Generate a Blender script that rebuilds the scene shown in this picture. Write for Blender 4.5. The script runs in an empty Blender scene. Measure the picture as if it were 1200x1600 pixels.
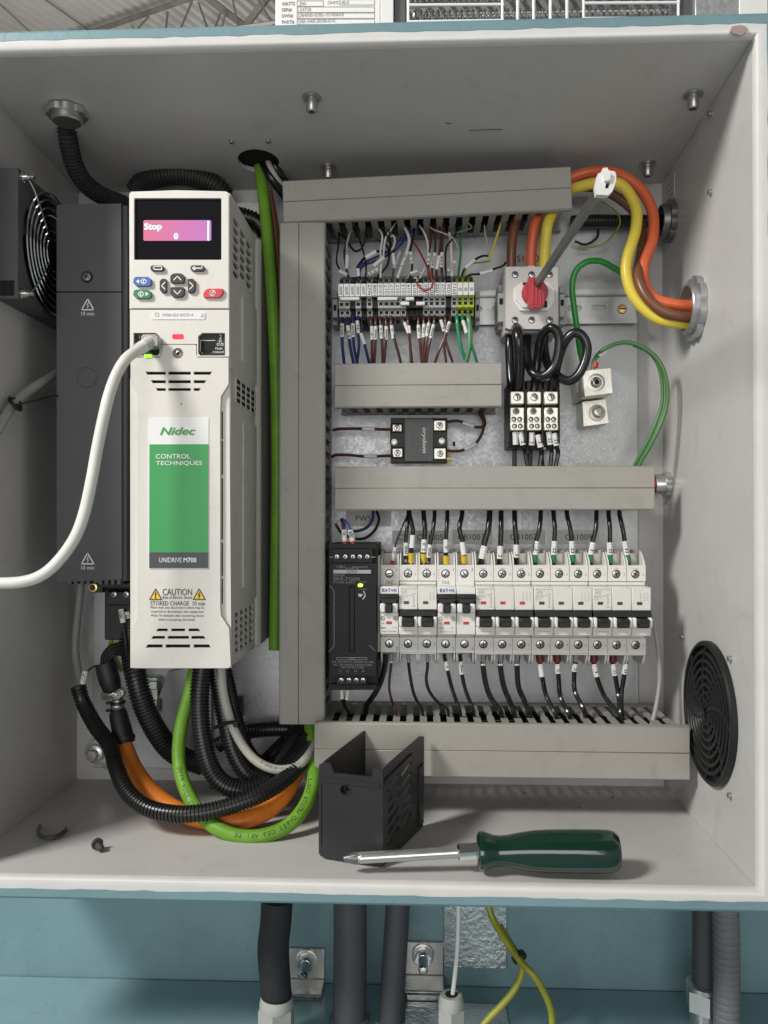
import bpy, bmesh, math, random
from mathutils import Vector, Matrix, Euler
random.seed(11)
scene = bpy.context.scene
COL = scene.collection
rad = math.radians
# ---------------------------------------------------------------- camera
F = 1320.0                                   # focal length in photo pixels (1200 x 1600)
PITCH = math.atan(12 / F)
YAW = math.atan(55 / F * math.cos(PITCH))
cd = bpy.data.cameras.new('camera')
cd.sensor_fit = 'VERTICAL'
cd.sensor_height = 36
cd.lens = F / 1600 * 36
cd.clip_start = 0.01
cd.clip_end = 200
cam = bpy.data.objects.new('camera', cd)
cam.rotation_euler = (rad(90) + PITCH, 0, YAW)
COL.objects.link(cam)
scene.camera = cam
RM = cam.rotation_euler.to_matrix()
# ---------------------------------------------------------------- light of the hall and added fills
w = bpy.data.worlds.new('World')
scene.world = w
w.use_nodes = True
bg = w.node_tree.nodes['Background']
bg.inputs[0].default_value = (0.96, 0.98, 1.0, 1)
bg.inputs[1].default_value = 0.265
def area(name, loc, target, size, power, color):
    l = bpy.data.lights.new(name, 'AREA')
    l.shape = 'RECTANGLE'
    l.size, l.size_y = size
    l.energy = power
    l.color = color
    o = bpy.data.objects.new(name, l)
    o.location = loc
    o.rotation_euler = (Vector(target) - Vector(loc)).to_track_quat('-Z', 'Y').to_euler()
    COL.objects.link(o)
    return o
area('hall_lamp', (-1.35, -0.40, 1.22), (0, 0.75, 0.0), (0.42, 0.42), 45, (1.0, 0.975, 0.94))
area('front_fill', (-0.25, -3.2, 0.25), (0, 0.75, 0.05), (2.6, 1.7), 50, (1.0, 0.98, 0.95))  # added unseen fill panel behind the camera, lightens the cabinet interior
area('roof_fill', (-2.0, 6.0, 2.6), (-2.0, 9.0, 5.2), (1.5, 1.5), 150, (1.0, 0.95, 0.88))  # added unseen light aimed upwards to brighten the roof deck
scene.view_settings.view_transform = 'Standard'
scene.view_settings.look = 'None'
scene.view_settings.exposure = 0.0
scene.view_settings.gamma = 1.0

def P(px, py, Y):
    """world point at depth Y seen at photo pixel px, py"""
    d = RM @ Vector(((px - 600) / F, -(py - 800) / F, -1))
    return d * (Y / d.y)
def PX(px, py, X):
    d = RM @ Vector(((px - 600) / F, -(py - 800) / F, -1))
    return d * (X / d.x)
def PZ(px, py, Z):
    d = RM @ Vector(((px - 600) / F, -(py - 800) / F, -1))
    return d * (Z / d.z)
def L(n, Y): return n * Y / F

# ---------------------------------------------------------------- materials
MATS = {}
def mat(name, rgb, rough=0.5, metal=0.0, var=0.0, vs=8.0, bump=0.0, bs=300.0, emit=0.0, spec=0.5, coat=0.0, rvar=0.0, voronoi=False, alpha=1.0, dirt=0.0, ds=30.0):
    m = bpy.data.materials.new(name)
    m.use_nodes = True
    nt = m.node_tree
    b = nt.nodes['Principled BSDF']
    b.inputs['Base Color'].default_value = (*rgb, 1)
    b.inputs['Roughness'].default_value = rough
    b.inputs['Metallic'].default_value = metal
    b.inputs['Specular IOR Level'].default_value = spec
    b.inputs['Coat Weight'].default_value = coat
    if alpha < 1: b.inputs['Alpha'].default_value = alpha
    tc = nt.nodes.new('ShaderNodeNewGeometry') if var or bump or rvar or dirt else None
    if var or rvar:
        if voronoi:
            n = nt.nodes.new('ShaderNodeTexVoronoi')
            n.inputs['Scale'].default_value = vs
            out = nt.nodes.new('ShaderNodeSeparateColor')
            nt.links.new(n.outputs['Color'], out.inputs[0])
            fac = out.outputs[0]
        else:
            n = nt.nodes.new('ShaderNodeTexNoise')
            n.inputs['Scale'].default_value = vs
            n.inputs['Detail'].default_value = 6
            n.inputs['Roughness'].default_value = 0.65
            mr = nt.nodes.new('ShaderNodeMapRange')
            mr.inputs[1].default_value = 0.3
            mr.inputs[2].default_value = 0.7
            nt.links.new(n.outputs['Fac'], mr.inputs[0])
            fac = mr.outputs[0]
        nt.links.new(tc.outputs['Position'], n.inputs['Vector'])
        if var:
            mx = nt.nodes.new('ShaderNodeMix')
            mx.data_type = 'RGBA'
            lo = [max(0, c * (1 - var)) for c in rgb]
            hi = [min(1, c * (1 + var * 0.6)) for c in rgb]
            mx.inputs[6].default_value = (*lo, 1)
            mx.inputs[7].default_value = (*hi, 1)
            nt.links.new(fac, mx.inputs[0])
            nt.links.new(mx.outputs[2], b.inputs['Base Color'])
        if rvar:
            m2 = nt.nodes.new('ShaderNodeMapRange')
            m2.inputs[3].default_value = max(0.02, rough - rvar)
            m2.inputs[4].default_value = min(1, rough + rvar)
            nt.links.new(fac, m2.inputs[0])
            nt.links.new(m2.outputs[0], b.inputs['Roughness'])
    if dirt:                                    # smudges, scuffs and specks
        src = b.inputs['Base Color'].links[0].from_socket if b.inputs['Base Color'].links else None
        facs = []
        for sc, lo_, hi_, amt, dst in ((ds, .55, .78, dirt, 1.2), (ds * 14, .70, .76, min(1, dirt * 3.0), 0.0), (ds * 4, .63, .66, dirt * .9, 3.0)):
            n3 = nt.nodes.new('ShaderNodeTexNoise')
            n3.inputs['Scale'].default_value = sc
            n3.inputs['Detail'].default_value = 5
            n3.inputs['Distortion'].default_value = dst
            nt.links.new(tc.outputs['Position'], n3.inputs['Vector'])
            r3 = nt.nodes.new('ShaderNodeMapRange')
            for i_, v_ in ((1, lo_), (2, hi_), (3, 0.0), (4, amt)): r3.inputs[i_].default_value = v_
            nt.links.new(n3.outputs['Fac'], r3.inputs[0])
            facs.append(r3.outputs[0])
        prev_ = facs[0]
        for f_ in facs[1:]:
            mm = nt.nodes.new('ShaderNodeMath'); mm.operation = 'MAXIMUM'
            nt.links.new(prev_, mm.inputs[0]); nt.links.new(f_, mm.inputs[1]); prev_ = mm.outputs[0]
        m4 = nt.nodes.new('ShaderNodeMix'); m4.data_type = 'RGBA'
        m4.inputs[6].default_value = (*rgb, 1)
        if src: nt.links.new(src, m4.inputs[6])
        m4.inputs[7].default_value = (rgb[0] * .30 + .01, rgb[1] * .27 + .008, rgb[2] * .23 + .006, 1)
        nt.links.new(prev_, m4.inputs[0])
        nt.links.new(m4.outputs[2], b.inputs['Base Color'])
    if bump:
        n2 = nt.nodes.new('ShaderNodeTexNoise')
        n2.inputs['Scale'].default_value = bs
        n2.inputs['Detail'].default_value = 3
        nt.links.new(tc.outputs['Position'], n2.inputs['Vector'])
        bp = nt.nodes.new('ShaderNodeBump')
        bp.inputs['Strength'].default_value = bump
        bp.inputs['Distance'].default_value = 0.001
        nt.links.new(n2.outputs['Fac'], bp.inputs['Height'])
        nt.links.new(bp.outputs['Normal'], b.inputs['Normal'])
    if emit:
        b.inputs['Emission Color'].default_value = (*rgb, 1)
        b.inputs['Emission Strength'].default_value = emit
    MATS[name] = m
    return m
powder = mat('white_powder_coat', (0.555, 0.545, 0.53), 0.40, var=0.06, vs=5, bump=0.05, bs=700, rvar=0.08, dirt=.16, ds=26)
rimmat = mat('cream_rim_paint', (0.64, 0.63, 0.605), 0.40, var=0.06, vs=25, bump=0.05, bs=700)
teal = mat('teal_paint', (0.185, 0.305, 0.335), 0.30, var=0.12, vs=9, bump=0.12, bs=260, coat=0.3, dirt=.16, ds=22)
teal_lit = mat('teal_paint_lit', (0.245, 0.40, 0.43), 0.26, var=0.10, vs=9, bump=0.15, bs=200, coat=0.4, dirt=.16, ds=20)  # the panel's teal made lighter: light on the shelf put into the colour
galv = mat('galvanised_sheet', (0.43, 0.445, 0.45), 0.42, 0.50, var=0.07, vs=420, bump=0.10, bs=500, rvar=0.07, voronoi=True)
glaresheet = mat('paint_glare_sheet', (0.46, 0.51, 0.53), 0.26, 0.75, bump=0.5, bs=260)  # bright metal imitating lamp glare on the glossy teal paint
screwm = mat('screw_steel', (0.34, 0.34, 0.34), 0.25, 0.95)
zinc = mat('zinc_plated_steel', (0.62, 0.62, 0.60), 0.30, 0.9, var=0.05, vs=40, rvar=0.05)
chrome = mat('bright_chrome', (0.78, 0.78, 0.77), 0.14, 1.0)
nickel = mat('dull_nickel', (0.46, 0.45, 0.42), 0.35, 0.9, var=0.1, vs=120)
steel_dark = mat('dark_steel', (0.20, 0.20, 0.20), 0.40, 0.7, var=0.12, vs=60)
aluminium = mat('cast_aluminium', (0.80, 0.77, 0.68), 0.38, 0.55, var=0.08, vs=150, bump=0.2, bs=600)
brass = mat('brass', (0.70, 0.50, 0.18), 0.3, 0.9)
rail = mat('rail_steel', (0.46, 0.47, 0.47), 0.38, 0.8, var=0.12, vs=50, rvar=0.1)
duct = mat('grey_duct_plastic', (0.34, 0.325, 0.29), 0.52, var=0.05, vs=14, bump=0.08, bs=900, dirt=.16, ds=40)
ductin = mat('duct_finger_plastic', (0.33, 0.32, 0.29), 0.55, var=0.05, vs=25)
beige = mat('beige_plastic', (0.67, 0.645, 0.595), 0.46, var=0.035, vs=18, bump=0.12, bs=1500, dirt=.10, ds=60)
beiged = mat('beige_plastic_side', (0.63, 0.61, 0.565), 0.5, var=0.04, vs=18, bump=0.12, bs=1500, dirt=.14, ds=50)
charcoal = mat('charcoal_plastic', (0.056, 0.058, 0.061), 0.45, var=0.12, vs=14, bump=0.1, bs=1200)
blackp = mat('black_plastic', (0.014, 0.014, 0.0145), 0.44, var=0.25, vs=40, bump=0.10, bs=1500, spec=0.35)
blackg = mat('black_glossy_cable', (0.012, 0.012, 0.013), 0.24, var=0.2, vs=30)
blackm = mat('black_conduit', (0.014, 0.014, 0.0145), 0.33, var=0.25, vs=60)
dustyhose = mat('dusty_black_hose', (0.030, 0.030, 0.030), 0.55, spec=0.3, var=0.3, vs=60)
fanmat = mat('grey_fan_frame', (0.085, 0.085, 0.088), 0.5, var=0.12, vs=20)
coverp = mat('cover_plastic', (0.020, 0.020, 0.0215), 0.40, var=0.2, vs=40, bump=0.1, bs=900, dirt=.0)
blackf = mat('black_matt_sleeving', (0.02, 0.02, 0.022), 0.7, var=0.3, vs=500, bump=0.8, bs=900)
black = mat('dark_void', (0.006, 0.006, 0.006), 0.8)
heatshrink = mat('heat_shrink', (0.016, 0.016, 0.018), 0.5, var=0.2, vs=80, bump=0.2, bs=500)
bezel = mat('display_glass', (0.010, 0.0095, 0.012), 0.12, spec=0.12)
pink = mat('display_pink', (0.93, 0.36, 0.62), 0.4, emit=0.42)
pinkr = mat('display_pink_left', (0.95, 0.40, 0.45), 0.4, emit=0.42)
lcdtext = mat('display_text', (0.55, 0.96, 1.0), 0.4, emit=0.80)
lcddark = mat('display_text_core', (0.02, 0.30, 0.35), 0.4)
ledred = mat('red_lamp', (0.9, 0.01, 0.035), 0.4, emit=0.9)
ledgreen = mat('green_lamp', (0.30, 1.0, 0.03), 0.4, emit=1.0)
ledyellow = mat('yellow_green_lamp', (0.72, 1.0, 0.05), 0.4, emit=1.1)
white = mat('white_plastic', (0.74, 0.735, 0.71), 0.45, var=0.03, vs=60)
whitecable = mat('white_cable', (0.70, 0.69, 0.64), 0.42, var=0.10, vs=30)
greycable = mat('grey_cable', (0.46, 0.45, 0.40), 0.45, var=0.10, vs=40)
dgreycable = mat('dim_grey_cable', (0.30, 0.30, 0.29), 0.5, var=0.10, vs=40)
sleeve_m = mat('white_sleeve', (0.72, 0.71, 0.68), 0.5, var=0.07, vs=200)
clearsleeve = mat('clear_sleeve', (0.62, 0.60, 0.57), 0.25, var=0.1, vs=200)
labelm = mat('label_paper', (0.76, 0.755, 0.735), 0.5, var=0.02, vs=60)
labeld = mat('label_tape', (0.55, 0.54, 0.52), 0.5, var=0.03, vs=60)
ink = mat('black_ink', (0.02, 0.02, 0.02), 0.6)
greyink = mat('grey_ink', (0.30, 0.29, 0.28), 0.6)
whiteink = mat('white_ink', (0.78, 0.78, 0.78), 0.5)
dimink = mat('dim_white_ink', (0.22, 0.22, 0.22), 0.6)
greenprint = mat('green_print', (0.032, 0.31, 0.08), 0.42, var=0.02, vs=40)
greylabel = mat('dark_grey_print', (0.055, 0.06, 0.06), 0.45)
yellowprint = mat('yellow_print', (0.85, 0.55, 0.02), 0.45)
blueink = mat('blue_ink', (0.02, 0.045, 0.30), 0.5)
redind = mat('red_indicator', (0.45, 0.02, 0.02), 0.4)
dredind = mat('dark_red_indicator', (0.085, 0.014, 0.012), 0.4)
bluebtn = mat('blue_button', (0.05, 0.13, 0.40), 0.35)
greenbtn = mat('green_button', (0.03, 0.20, 0.085), 0.35)
redbtn = mat('red_button', (0.62, 0.05, 0.06), 0.35)
greybtn = mat('dark_grey_button', (0.028, 0.028, 0.028), 0.4)
breaker = mat('breaker_cream_plastic', (0.69, 0.675, 0.63), 0.42, var=0.03, vs=50, bump=0.05, bs=1500, dirt=.08, ds=120)
breakerd = mat('breaker_inner_plastic', (0.48, 0.465, 0.43), 0.5)
termgrey = mat('terminal_grey', (0.40, 0.405, 0.40), 0.5, var=0.04, vs=80)
termgy = mat('terminal_green_yellow', (0.42, 0.50, 0.04), 0.45, var=0.25, vs=160)
orange = mat('orange_cable', (0.80, 0.22, 0.022), 0.42, var=0.16, vs=28, bump=0.15, bs=400, dirt=.3, ds=70)
redorange = mat('red_orange_cable', (0.66, 0.125, 0.045), 0.38, var=0.06, vs=30)
yellow = mat('yellow_cable', (0.72, 0.56, 0.06), 0.38, var=0.06, vs=30)
brownc = mat('brown_cable', (0.17, 0.065, 0.033), 0.36, var=0.08, vs=40)
brownw = mat('brown_wire', (0.085, 0.030, 0.024), 0.38, var=0.15, vs=60)
lime = mat('lime_cable', (0.155, 0.35, 0.03), 0.48, spec=0.35, var=0.22, vs=30, bump=0.06, bs=300, dirt=.35, ds=80)
greenw = mat('green_wire', (0.03, 0.30, 0.05), 0.34, var=0.08, vs=40)
greend = mat('dark_green_wire', (0.07, 0.20, 0.06), 0.34, var=0.10, vs=40)
tealw = mat('teal_green_wire', (0.012, 0.23, 0.12), 0.36, var=0.08, vs=40)
sagew = mat('sage_green_wire', (0.10, 0.24, 0.12), 0.4, var=0.08, vs=40)
bluew = mat('dark_blue_wire', (0.018, 0.03, 0.14), 0.36, var=0.1, vs=60)
bluew2 = mat('blue_wire', (0.03, 0.08, 0.30), 0.36)
pinkw = mat('pale_pink_wire', (0.55, 0.40, 0.37), 0.4)
redw = mat('red_wire', (0.34, 0.02, 0.02), 0.36)
olivew = mat('olive_wire', (0.20, 0.19, 0.10), 0.4)
yelgreen = mat('green_yellow_wire', (0.32, 0.33, 0.03), 0.33, var=0.35, vs=40)
redcap = mat('red_ferrule', (0.52, 0.03, 0.035), 0.4)
yellowcap = mat('yellow_ferrule', (0.66, 0.46, 0.02), 0.4)
greencap = mat('green_ferrule', (0.02, 0.22, 0.10), 0.4)
greycap = mat('grey_ferrule', (0.27, 0.27, 0.26), 0.45)
dredcap = mat('dark_red_ferrule', (0.13, 0.012, 0.016), 0.45)
redknob = mat('red_knob', (0.44, 0.035, 0.05), 0.38, var=0.05, vs=60)
handle_g = mat('dark_green_handle', (0.003, 0.028, 0.017), 0.16, spec=0.6, coat=0.6)
greyconduit = mat('grey_flex_conduit', (0.070, 0.071, 0.078), 0.5, var=0.12, vs=30)
glandgrey = mat('grey_gland_plastic', (0.40, 0.40, 0.38), 0.5, var=0.05, vs=40)
roofm = mat('roof_deck', (0.36, 0.35, 0.335), 0.6, var=0.1, vs=2)
trussm = mat('truss_paint', (0.10, 0.092, 0.085), 0.6, var=0.15, vs=3)
screenwire = mat('white_wire_guard', (0.80, 0.80, 0.79), 0.35)
pencil = mat('pencil_mark', (0.11, 0.035, 0.03), 0.7)
primer = mat('bare_primer_patch', (0.36, 0.27, 0.25), 0.6)
silverbraid = mat('braided_shield', (0.62, 0.60, 0.55), 0.3, 0.9, var=0.5, vs=300, bump=1.0, bs=350)

# ---------------------------------------------------------------- mesh builder
def resample(pts, n):
    """Catmull-Rom through pts"""
    pts = [Vector(p) for p in pts]
    if len(pts) < 3: return pts
    out = []
    for i in range(len(pts) - 1):
        p1, p2 = pts[i], pts[i + 1]
        p0 = pts[i - 1] if i else p1 * 2 - p2
        p3 = pts[i + 2] if i + 2 < len(pts) else p2 * 2 - p1
        for k in range(n):
            t = k / n
            out.append(0.5 * ((2 * p1) + (p2 - p0) * t + (2 * p0 - 5 * p1 + 4 * p2 - p3) * t * t + (3 * p1 - p0 - 3 * p2 + p3) * t ** 3))
    out.append(pts[-1])
    return out
TEXTS = {}
def textmesh(s, shear=0.0, bold=0.0):
    k = (s, shear, bold)
    if k not in TEXTS:
        cu = bpy.data.curves.new('t', 'FONT')
        cu.body = s
        cu.resolution_u = 3 if len(s) < 16 else 2
        cu.shear = shear
        cu.offset = bold
        o = bpy.data.objects.new('t', cu)
        me = bpy.data.meshes.new_from_object(o)
        vs = [v.co.copy() for v in me.vertices]
        fs = [tuple(p.vertices) for p in me.polygons]
        bpy.data.objects.remove(o)
        bpy.data.curves.remove(cu)
        bpy.data.meshes.remove(me)
        if vs:
            x0 = min(v.x for v in vs); x1 = max(v.x for v in vs)
            y0 = min(v.y for v in vs); y1 = max(v.y for v in vs)
        else: x0 = x1 = y0 = y1 = 0
        TEXTS[k] = (vs, fs, x0, x1, y0, y1)
    return TEXTS[k]
class MB:
    def __init__(self): self.bm = bmesh.new()
    def face(self, vs, mi=0, smooth=False):
        try: f = self.bm.faces.new(vs)
        except ValueError: return None
        f.material_index = mi
        f.smooth = smooth
        return f
    def v(self, co): return self.bm.verts.new(co)
    def quad(self, a, b, c, d, mi=0): self.face([self.v(q) for q in (a, b, c, d)], mi)
    def box(self, a, b, bev=0.0, mi=0):
        lo = [min(a[i], b[i]) for i in range(3)]
        hi = [max(a[i], b[i]) for i in range(3)]
        bev = min(bev, min(hi[i] - lo[i] for i in range(3)) * 0.45)
        if bev <= 0:
            v = [self.v(((lo, hi)[i][0], (lo, hi)[j][1], (lo, hi)[k][2])) for i in (0, 1) for j in (0, 1) for k in (0, 1)]
            for q in ((0, 1, 3, 2), (4, 6, 7, 5), (0, 4, 5, 1), (2, 3, 7, 6), (0, 2, 6, 4), (1, 5, 7, 3)): self.face([v[i] for i in q], mi)
            return self
        vd = {}
        for i in (0, 1):
            for j in (0, 1):
                for k in (0, 1):
                    c = [(lo, hi)[i][0], (lo, hi)[j][1], (lo, hi)[k][2]]
                    s = [1 if q == 0 else -1 for q in (i, j, k)]
                    for ax in range(3):
                        p = [c[t] + (0 if t == ax else s[t] * bev) for t in range(3)]
                        vd[(i, j, k, ax)] = self.v(p)
        R2 = (0, 1)
        for s in R2:
            self.face([vd[(s, a_, b_, 0)] for a_, b_ in ((0, 0), (1, 0), (1, 1), (0, 1))], mi)
            self.face([vd[(a_, s, b_, 1)] for a_, b_ in ((0, 0), (1, 0), (1, 1), (0, 1))], mi)
            self.face([vd[(a_, b_, s, 2)] for a_, b_ in ((0, 0), (1, 0), (1, 1), (0, 1))], mi)
        for a_ in R2:
            for b_ in R2:
                self.face([vd[(0, a_, b_, 1)], vd[(1, a_, b_, 1)], vd[(1, a_, b_, 2)], vd[(0, a_, b_, 2)]], mi)
                self.face([vd[(a_, 0, b_, 0)], vd[(a_, 1, b_, 0)], vd[(a_, 1, b_, 2)], vd[(a_, 0, b_, 2)]], mi)
                self.face([vd[(a_, b_, 0, 0)], vd[(a_, b_, 1, 0)], vd[(a_, b_, 1, 1)], vd[(a_, b_, 0, 1)]], mi)
                for c_ in R2: self.face([vd[(a_, b_, c_, ax)] for ax in range(3)], mi)
        return self
    def pbox(self, x0, y0, x1, y1, Y0, Y1, bev=0.0, mi=0):
        a = P(x0, y1, Y0); b = P(x1, y0, Y0)
        return self.box((a.x, Y0, a.z), (b.x, Y1, b.z), bev, mi)
    def mapf(self, plane):
        return {'Y': lambda u, v, d: (u, d, v), 'X': lambda u, v, d: (d, u, v), 'Z': lambda u, v, d: (u, v, d)}[plane] if isinstance(plane, str) else plane
    def plate(self, outer, d0, d1, holes=(), plane='Y', mi=0, smi=None):
        """polygon (with holes) from depth d0 to d1"""
        f = self.mapf(plane)
        smi = mi if smi is None else smi
        loops0, loops1 = [], []
        for lp in [outer] + list(holes):
            loops0.append([self.v(f(u, v, d0)) for u, v in lp])
            loops1.append([self.v(f(u, v, d1)) for u, v in lp])
        for loops in (loops0, loops1):
            if not holes:
                self.face(loops[0], mi)
                continue
            ed = []
            for lp in loops:
                for i in range(len(lp)): ed.append(self.bm.edges.new((lp[i], lp[(i + 1) % len(lp)])))
            r = bmesh.ops.triangle_fill(self.bm, use_beauty=True, use_dissolve=False, edges=ed)
            for g in r['geom']:
                if isinstance(g, bmesh.types.BMFace): g.material_index = mi
        for a, b in zip(loops0, loops1):
            for i in range(len(a)):
                j = (i + 1) % len(a)
                self.face([a[i], a[j], b[j], b[i]], smi)
        return self
    def pplate(self, pts, Y0, Y1, holes=(), mi=0, smi=None):
        q = lambda l: [(P(x, y, Y0).x, P(x, y, Y0).z) for x, y in l]
        return self.plate(q(pts), Y0, Y1, [q(h) for h in holes], 'Y', mi, smi)
    def cyl(self, p0, p1, r0, r1=None, n=16, cap=True, mi=0, phase=0.0):
        p0, p1 = Vector(p0), Vector(p1)
        r1 = r0 if r1 is None else r1
        t = (p1 - p0).normalized()
        a = t.orthogonal().normalized(); b = t.cross(a)
        ra, rb = [], []
        for i in range(n):
            an = 2 * math.pi * i / n + phase
            d = a * math.cos(an) + b * math.sin(an)
            ra.append(self.v(p0 + d * r0)); rb.append(self.v(p1 + d * r1))
        for i in range(n):
            j = (i + 1) % n
            self.face([ra[i], ra[j], rb[j], rb[i]], mi, n > 8)
        if cap:
            self.face(ra, mi); self.face(rb, mi)
        return self
    def lathe(self, p0, axis, prof, n=20, mi=0):
        """prof: list of (distance along the axis, radius)"""
        p0 = Vector(p0); t = Vector(axis).normalized()
        a = t.orthogonal().normalized(); b = t.cross(a)
        prev = None
        for d, r in prof:
            ring = [self.v(p0 + t * d + (a * math.cos(2 * math.pi * i / n) + b * math.sin(2 * math.pi * i / n)) * max(r, 1e-5)) for i in range(n)]
            if prev:
                for i in range(n):
                    j = (i + 1) % n
                    self.face([prev[i], prev[j], ring[j], ring[i]], mi, True)
            else: self.face(ring, mi)
            prev = ring
        self.face(prev, mi)
        return self
    def tube(self, pts, r, n=10, res=6, mi=0, flat=None):
        pts = resample(pts, res)
        q = [pts[0]]
        for p in pts[1:]:
            if (p - q[-1]).length > 1e-5: q.append(p)
        pts = q
        rs = r if callable(r) else (lambda s: r)
        tot = sum((pts[i + 1] - pts[i]).length for i in range(len(pts) - 1)) or 1
        nrm = None; prev = None; s = 0.0
        for i, p in enumerate(pts):
            t = (pts[min(i + 1, len(pts) - 1)] - pts[max(i - 1, 0)]).normalized()
            if nrm is None: nrm = t.cross(Vector((0, 1, 0.01))).normalized()
            else: nrm = (nrm - t * nrm.dot(t)).normalized()
            b = t.cross(nrm)
            if i: s += (p - pts[i - 1]).length
            rr = rs(s / tot)
            fl = 1.0 if flat is None else flat
            ring = [self.v(p + nrm * math.cos(2 * math.pi * k / n) * rr + b * math.sin(2 * math.pi * k / n) * rr * fl) for k in range(n)]
            if prev:
                for k in range(n):
                    j = (k + 1) % n
                    self.face([prev[k], prev[j], ring[j], ring[k]], mi, n > 4)
            else: self.face(ring, mi)
            prev = ring
        self.face(prev, mi)
        return self
    def corr(self, pts, r, pitch=0.0032, amp=0.14, n=14, mi=0):
        """corrugated hose"""
        pts = resample(pts, 10)
        d = [0.0]
        for i in range(1, len(pts)): d.append(d[-1] + (pts[i] - pts[i - 1]).length)
        tot = d[-1]
        cnt = max(4, int(tot / pitch))
        out, rad_ = [], []
        prof = ((0.0, 1.0), (0.5, 1.0), (0.62, 1 - amp), (0.88, 1 - amp))
        j = 0
        for k in range(cnt):
            for u, f in prof:
                s = (k + u) * tot / cnt
                while j < len(d) - 2 and d[j + 1] < s: j += 1
                t = (s - d[j]) / max(1e-9, d[j + 1] - d[j])
                out.append(pts[j].lerp(pts[j + 1], min(t, 1))); rad_.append(r * f)
        nrm = None; prev = None
        for i, p in enumerate(out):
            t = (out[min(i + 3, len(out) - 1)] - out[max(i - 3, 0)]).normalized()
            if nrm is None: nrm = t.cross(Vector((0.03, 1, 0.01))).normalized()
            else: nrm = (nrm - t * nrm.dot(t)).normalized()
            b = t.cross(nrm)
            ring = [self.v(p + (nrm * math.cos(2 * math.pi * k / n) + b * math.sin(2 * math.pi * k / n)) * rad_[i]) for k in range(n)]
            if prev:
                for k in range(n):
                    jj = (k + 1) % n
                    self.face([prev[k], prev[jj], ring[jj], ring[k]], mi, True)
            else: self.face(ring, mi)
            prev = ring
        self.face(prev, mi)
        return self
    def text(self, s, x, z, h, Y, width=None, align='C', rot=0.0, mi=0, shear=0.0, bold=0.0, frame=None):
        """flat lettering facing the viewer; h = height of the line; centred on x, z (align L: starts at x)"""
        vs, fs, x0, x1, y0, y1 = textmesh(s, shear, bold)
        if not vs: return self
        k = h / (y1 - y0)
        kx = k if width is None else width / (x1 - x0)
        cx = (x0 + x1) / 2 if align == 'C' else x0
        cy = (y0 + y1) / 2
        c, sn = math.cos(rot), math.sin(rot)
        nv = []
        for v in vs:
            a, b = (v.x - cx) * kx, (v.y - cy) * k
            u, t = a * c - b * sn, a * sn + b * c
            nv.append(self.v(frame(u, t) if frame else (x + u, Y, z + t)))
        for f in fs: self.face([nv[i] for i in f], mi)
        return self
    def ptext(self, s, px, py, hpx, Y, wpx=None, **k):
        p = P(px, py, Y)
        return self.text(s, p.x, p.z, L(hpx, Y), Y, None if wpx is None else L(wpx, Y), **k)
    def ring(self, c, axis, r, rt, n=24, m=6, mi=0):
        c = Vector(c); t = Vector(axis).normalized(); a = t.orthogonal().normalized(); b = t.cross(a)
        rows = []
        for i in range(n):
            an = 2 * math.pi * i / n
            d = a * math.cos(an) + b * math.sin(an)
            rows.append([self.v(c + d * (r + rt * math.cos(2 * math.pi * k / m)) + t * rt * math.sin(2 * math.pi * k / m)) for k in range(m)])
        for i in range(n):
            for k in range(m):
                self.face([rows[i][k], rows[(i + 1) % n][k], rows[(i + 1) % n][(k + 1) % m], rows[i][(k + 1) % m]], mi, True)
        return self
WL = {}
def link(o, parent, loc):
    COL.objects.link(o)
    if parent is not None:
        o.parent = parent
        o.location = Vector(loc) - WL[parent.name]
    else: o.location = loc
    WL[o.name] = Vector(loc)
    return o
def fin(mb, mats, origin, name, sharp=38, recalc=True):
    bm = mb.bm
    if recalc: bmesh.ops.recalc_face_normals(bm, faces=bm.faces)
    bmesh.ops.translate(bm, verts=bm.verts, vec=-Vector(origin))
    me = bpy.data.meshes.new(name)
    bm.to_mesh(me); bm.free()
    for m in (mats if isinstance(mats, (list, tuple)) else [mats]): me.materials.append(m)
    me.set_sharp_from_angle(angle=rad(sharp))
    return me
def part(name, mb, mats, parent, label=None, origin=None, kind=None, flat=False, recalc=True):
    """a mesh built in world coordinates, hung under its thing"""
    org = WL[parent.name] if origin is None else Vector(origin)
    o = bpy.data.objects.new(name, fin(mb, mats, org, name, recalc=recalc))
    link(o, parent, org)
    if label: o['label'] = label
    if kind: o['kind'] = kind
    return o
def inst(name, me, parent, loc, rot=None, label=None):
    o = bpy.data.objects.new(name, me)
    link(o, parent, loc)
    if rot is not None: o.rotation_euler = rot
    if label: o['label'] = label
    return o
def thing(name, label, cat, loc, group=None):
    o = bpy.data.objects.new(name, None)
    o.empty_display_size = 0.02
    link(o, None, loc)
    o['label'] = label; o['category'] = cat
    if group: o['group'] = group
    return o
def solo(name, mb, mats, label, cat, loc, group=None, kind=None):
    o = bpy.data.objects.new(name, fin(mb, mats, loc, name))
    link(o, None, loc)
    if label: o['label'] = label
    if cat: o['category'] = cat
    if group: o['group'] = group
    if kind: o['kind'] = kind
    return o
def circ(cx, cy, r, n=20, ry=None, ph=0.0): return [(cx + r * math.cos(2 * math.pi * i / n + ph), cy + (ry or r) * math.sin(2 * math.pi * i / n + ph)) for i in range(n)]
def rrect(x0, y0, x1, y1, r, n=4):
    o = []
    for cx, cy, a in ((x1 - r, y1 - r, 0), (x0 + r, y1 - r, 90), (x0 + r, y0 + r, 180), (x1 - r, y0 + r, 270)):
        for k in range(n + 1):
            t = rad(a + 90 * k / n)
            o.append((cx + r * math.cos(t), cy + r * math.sin(t)))
    return o
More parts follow.
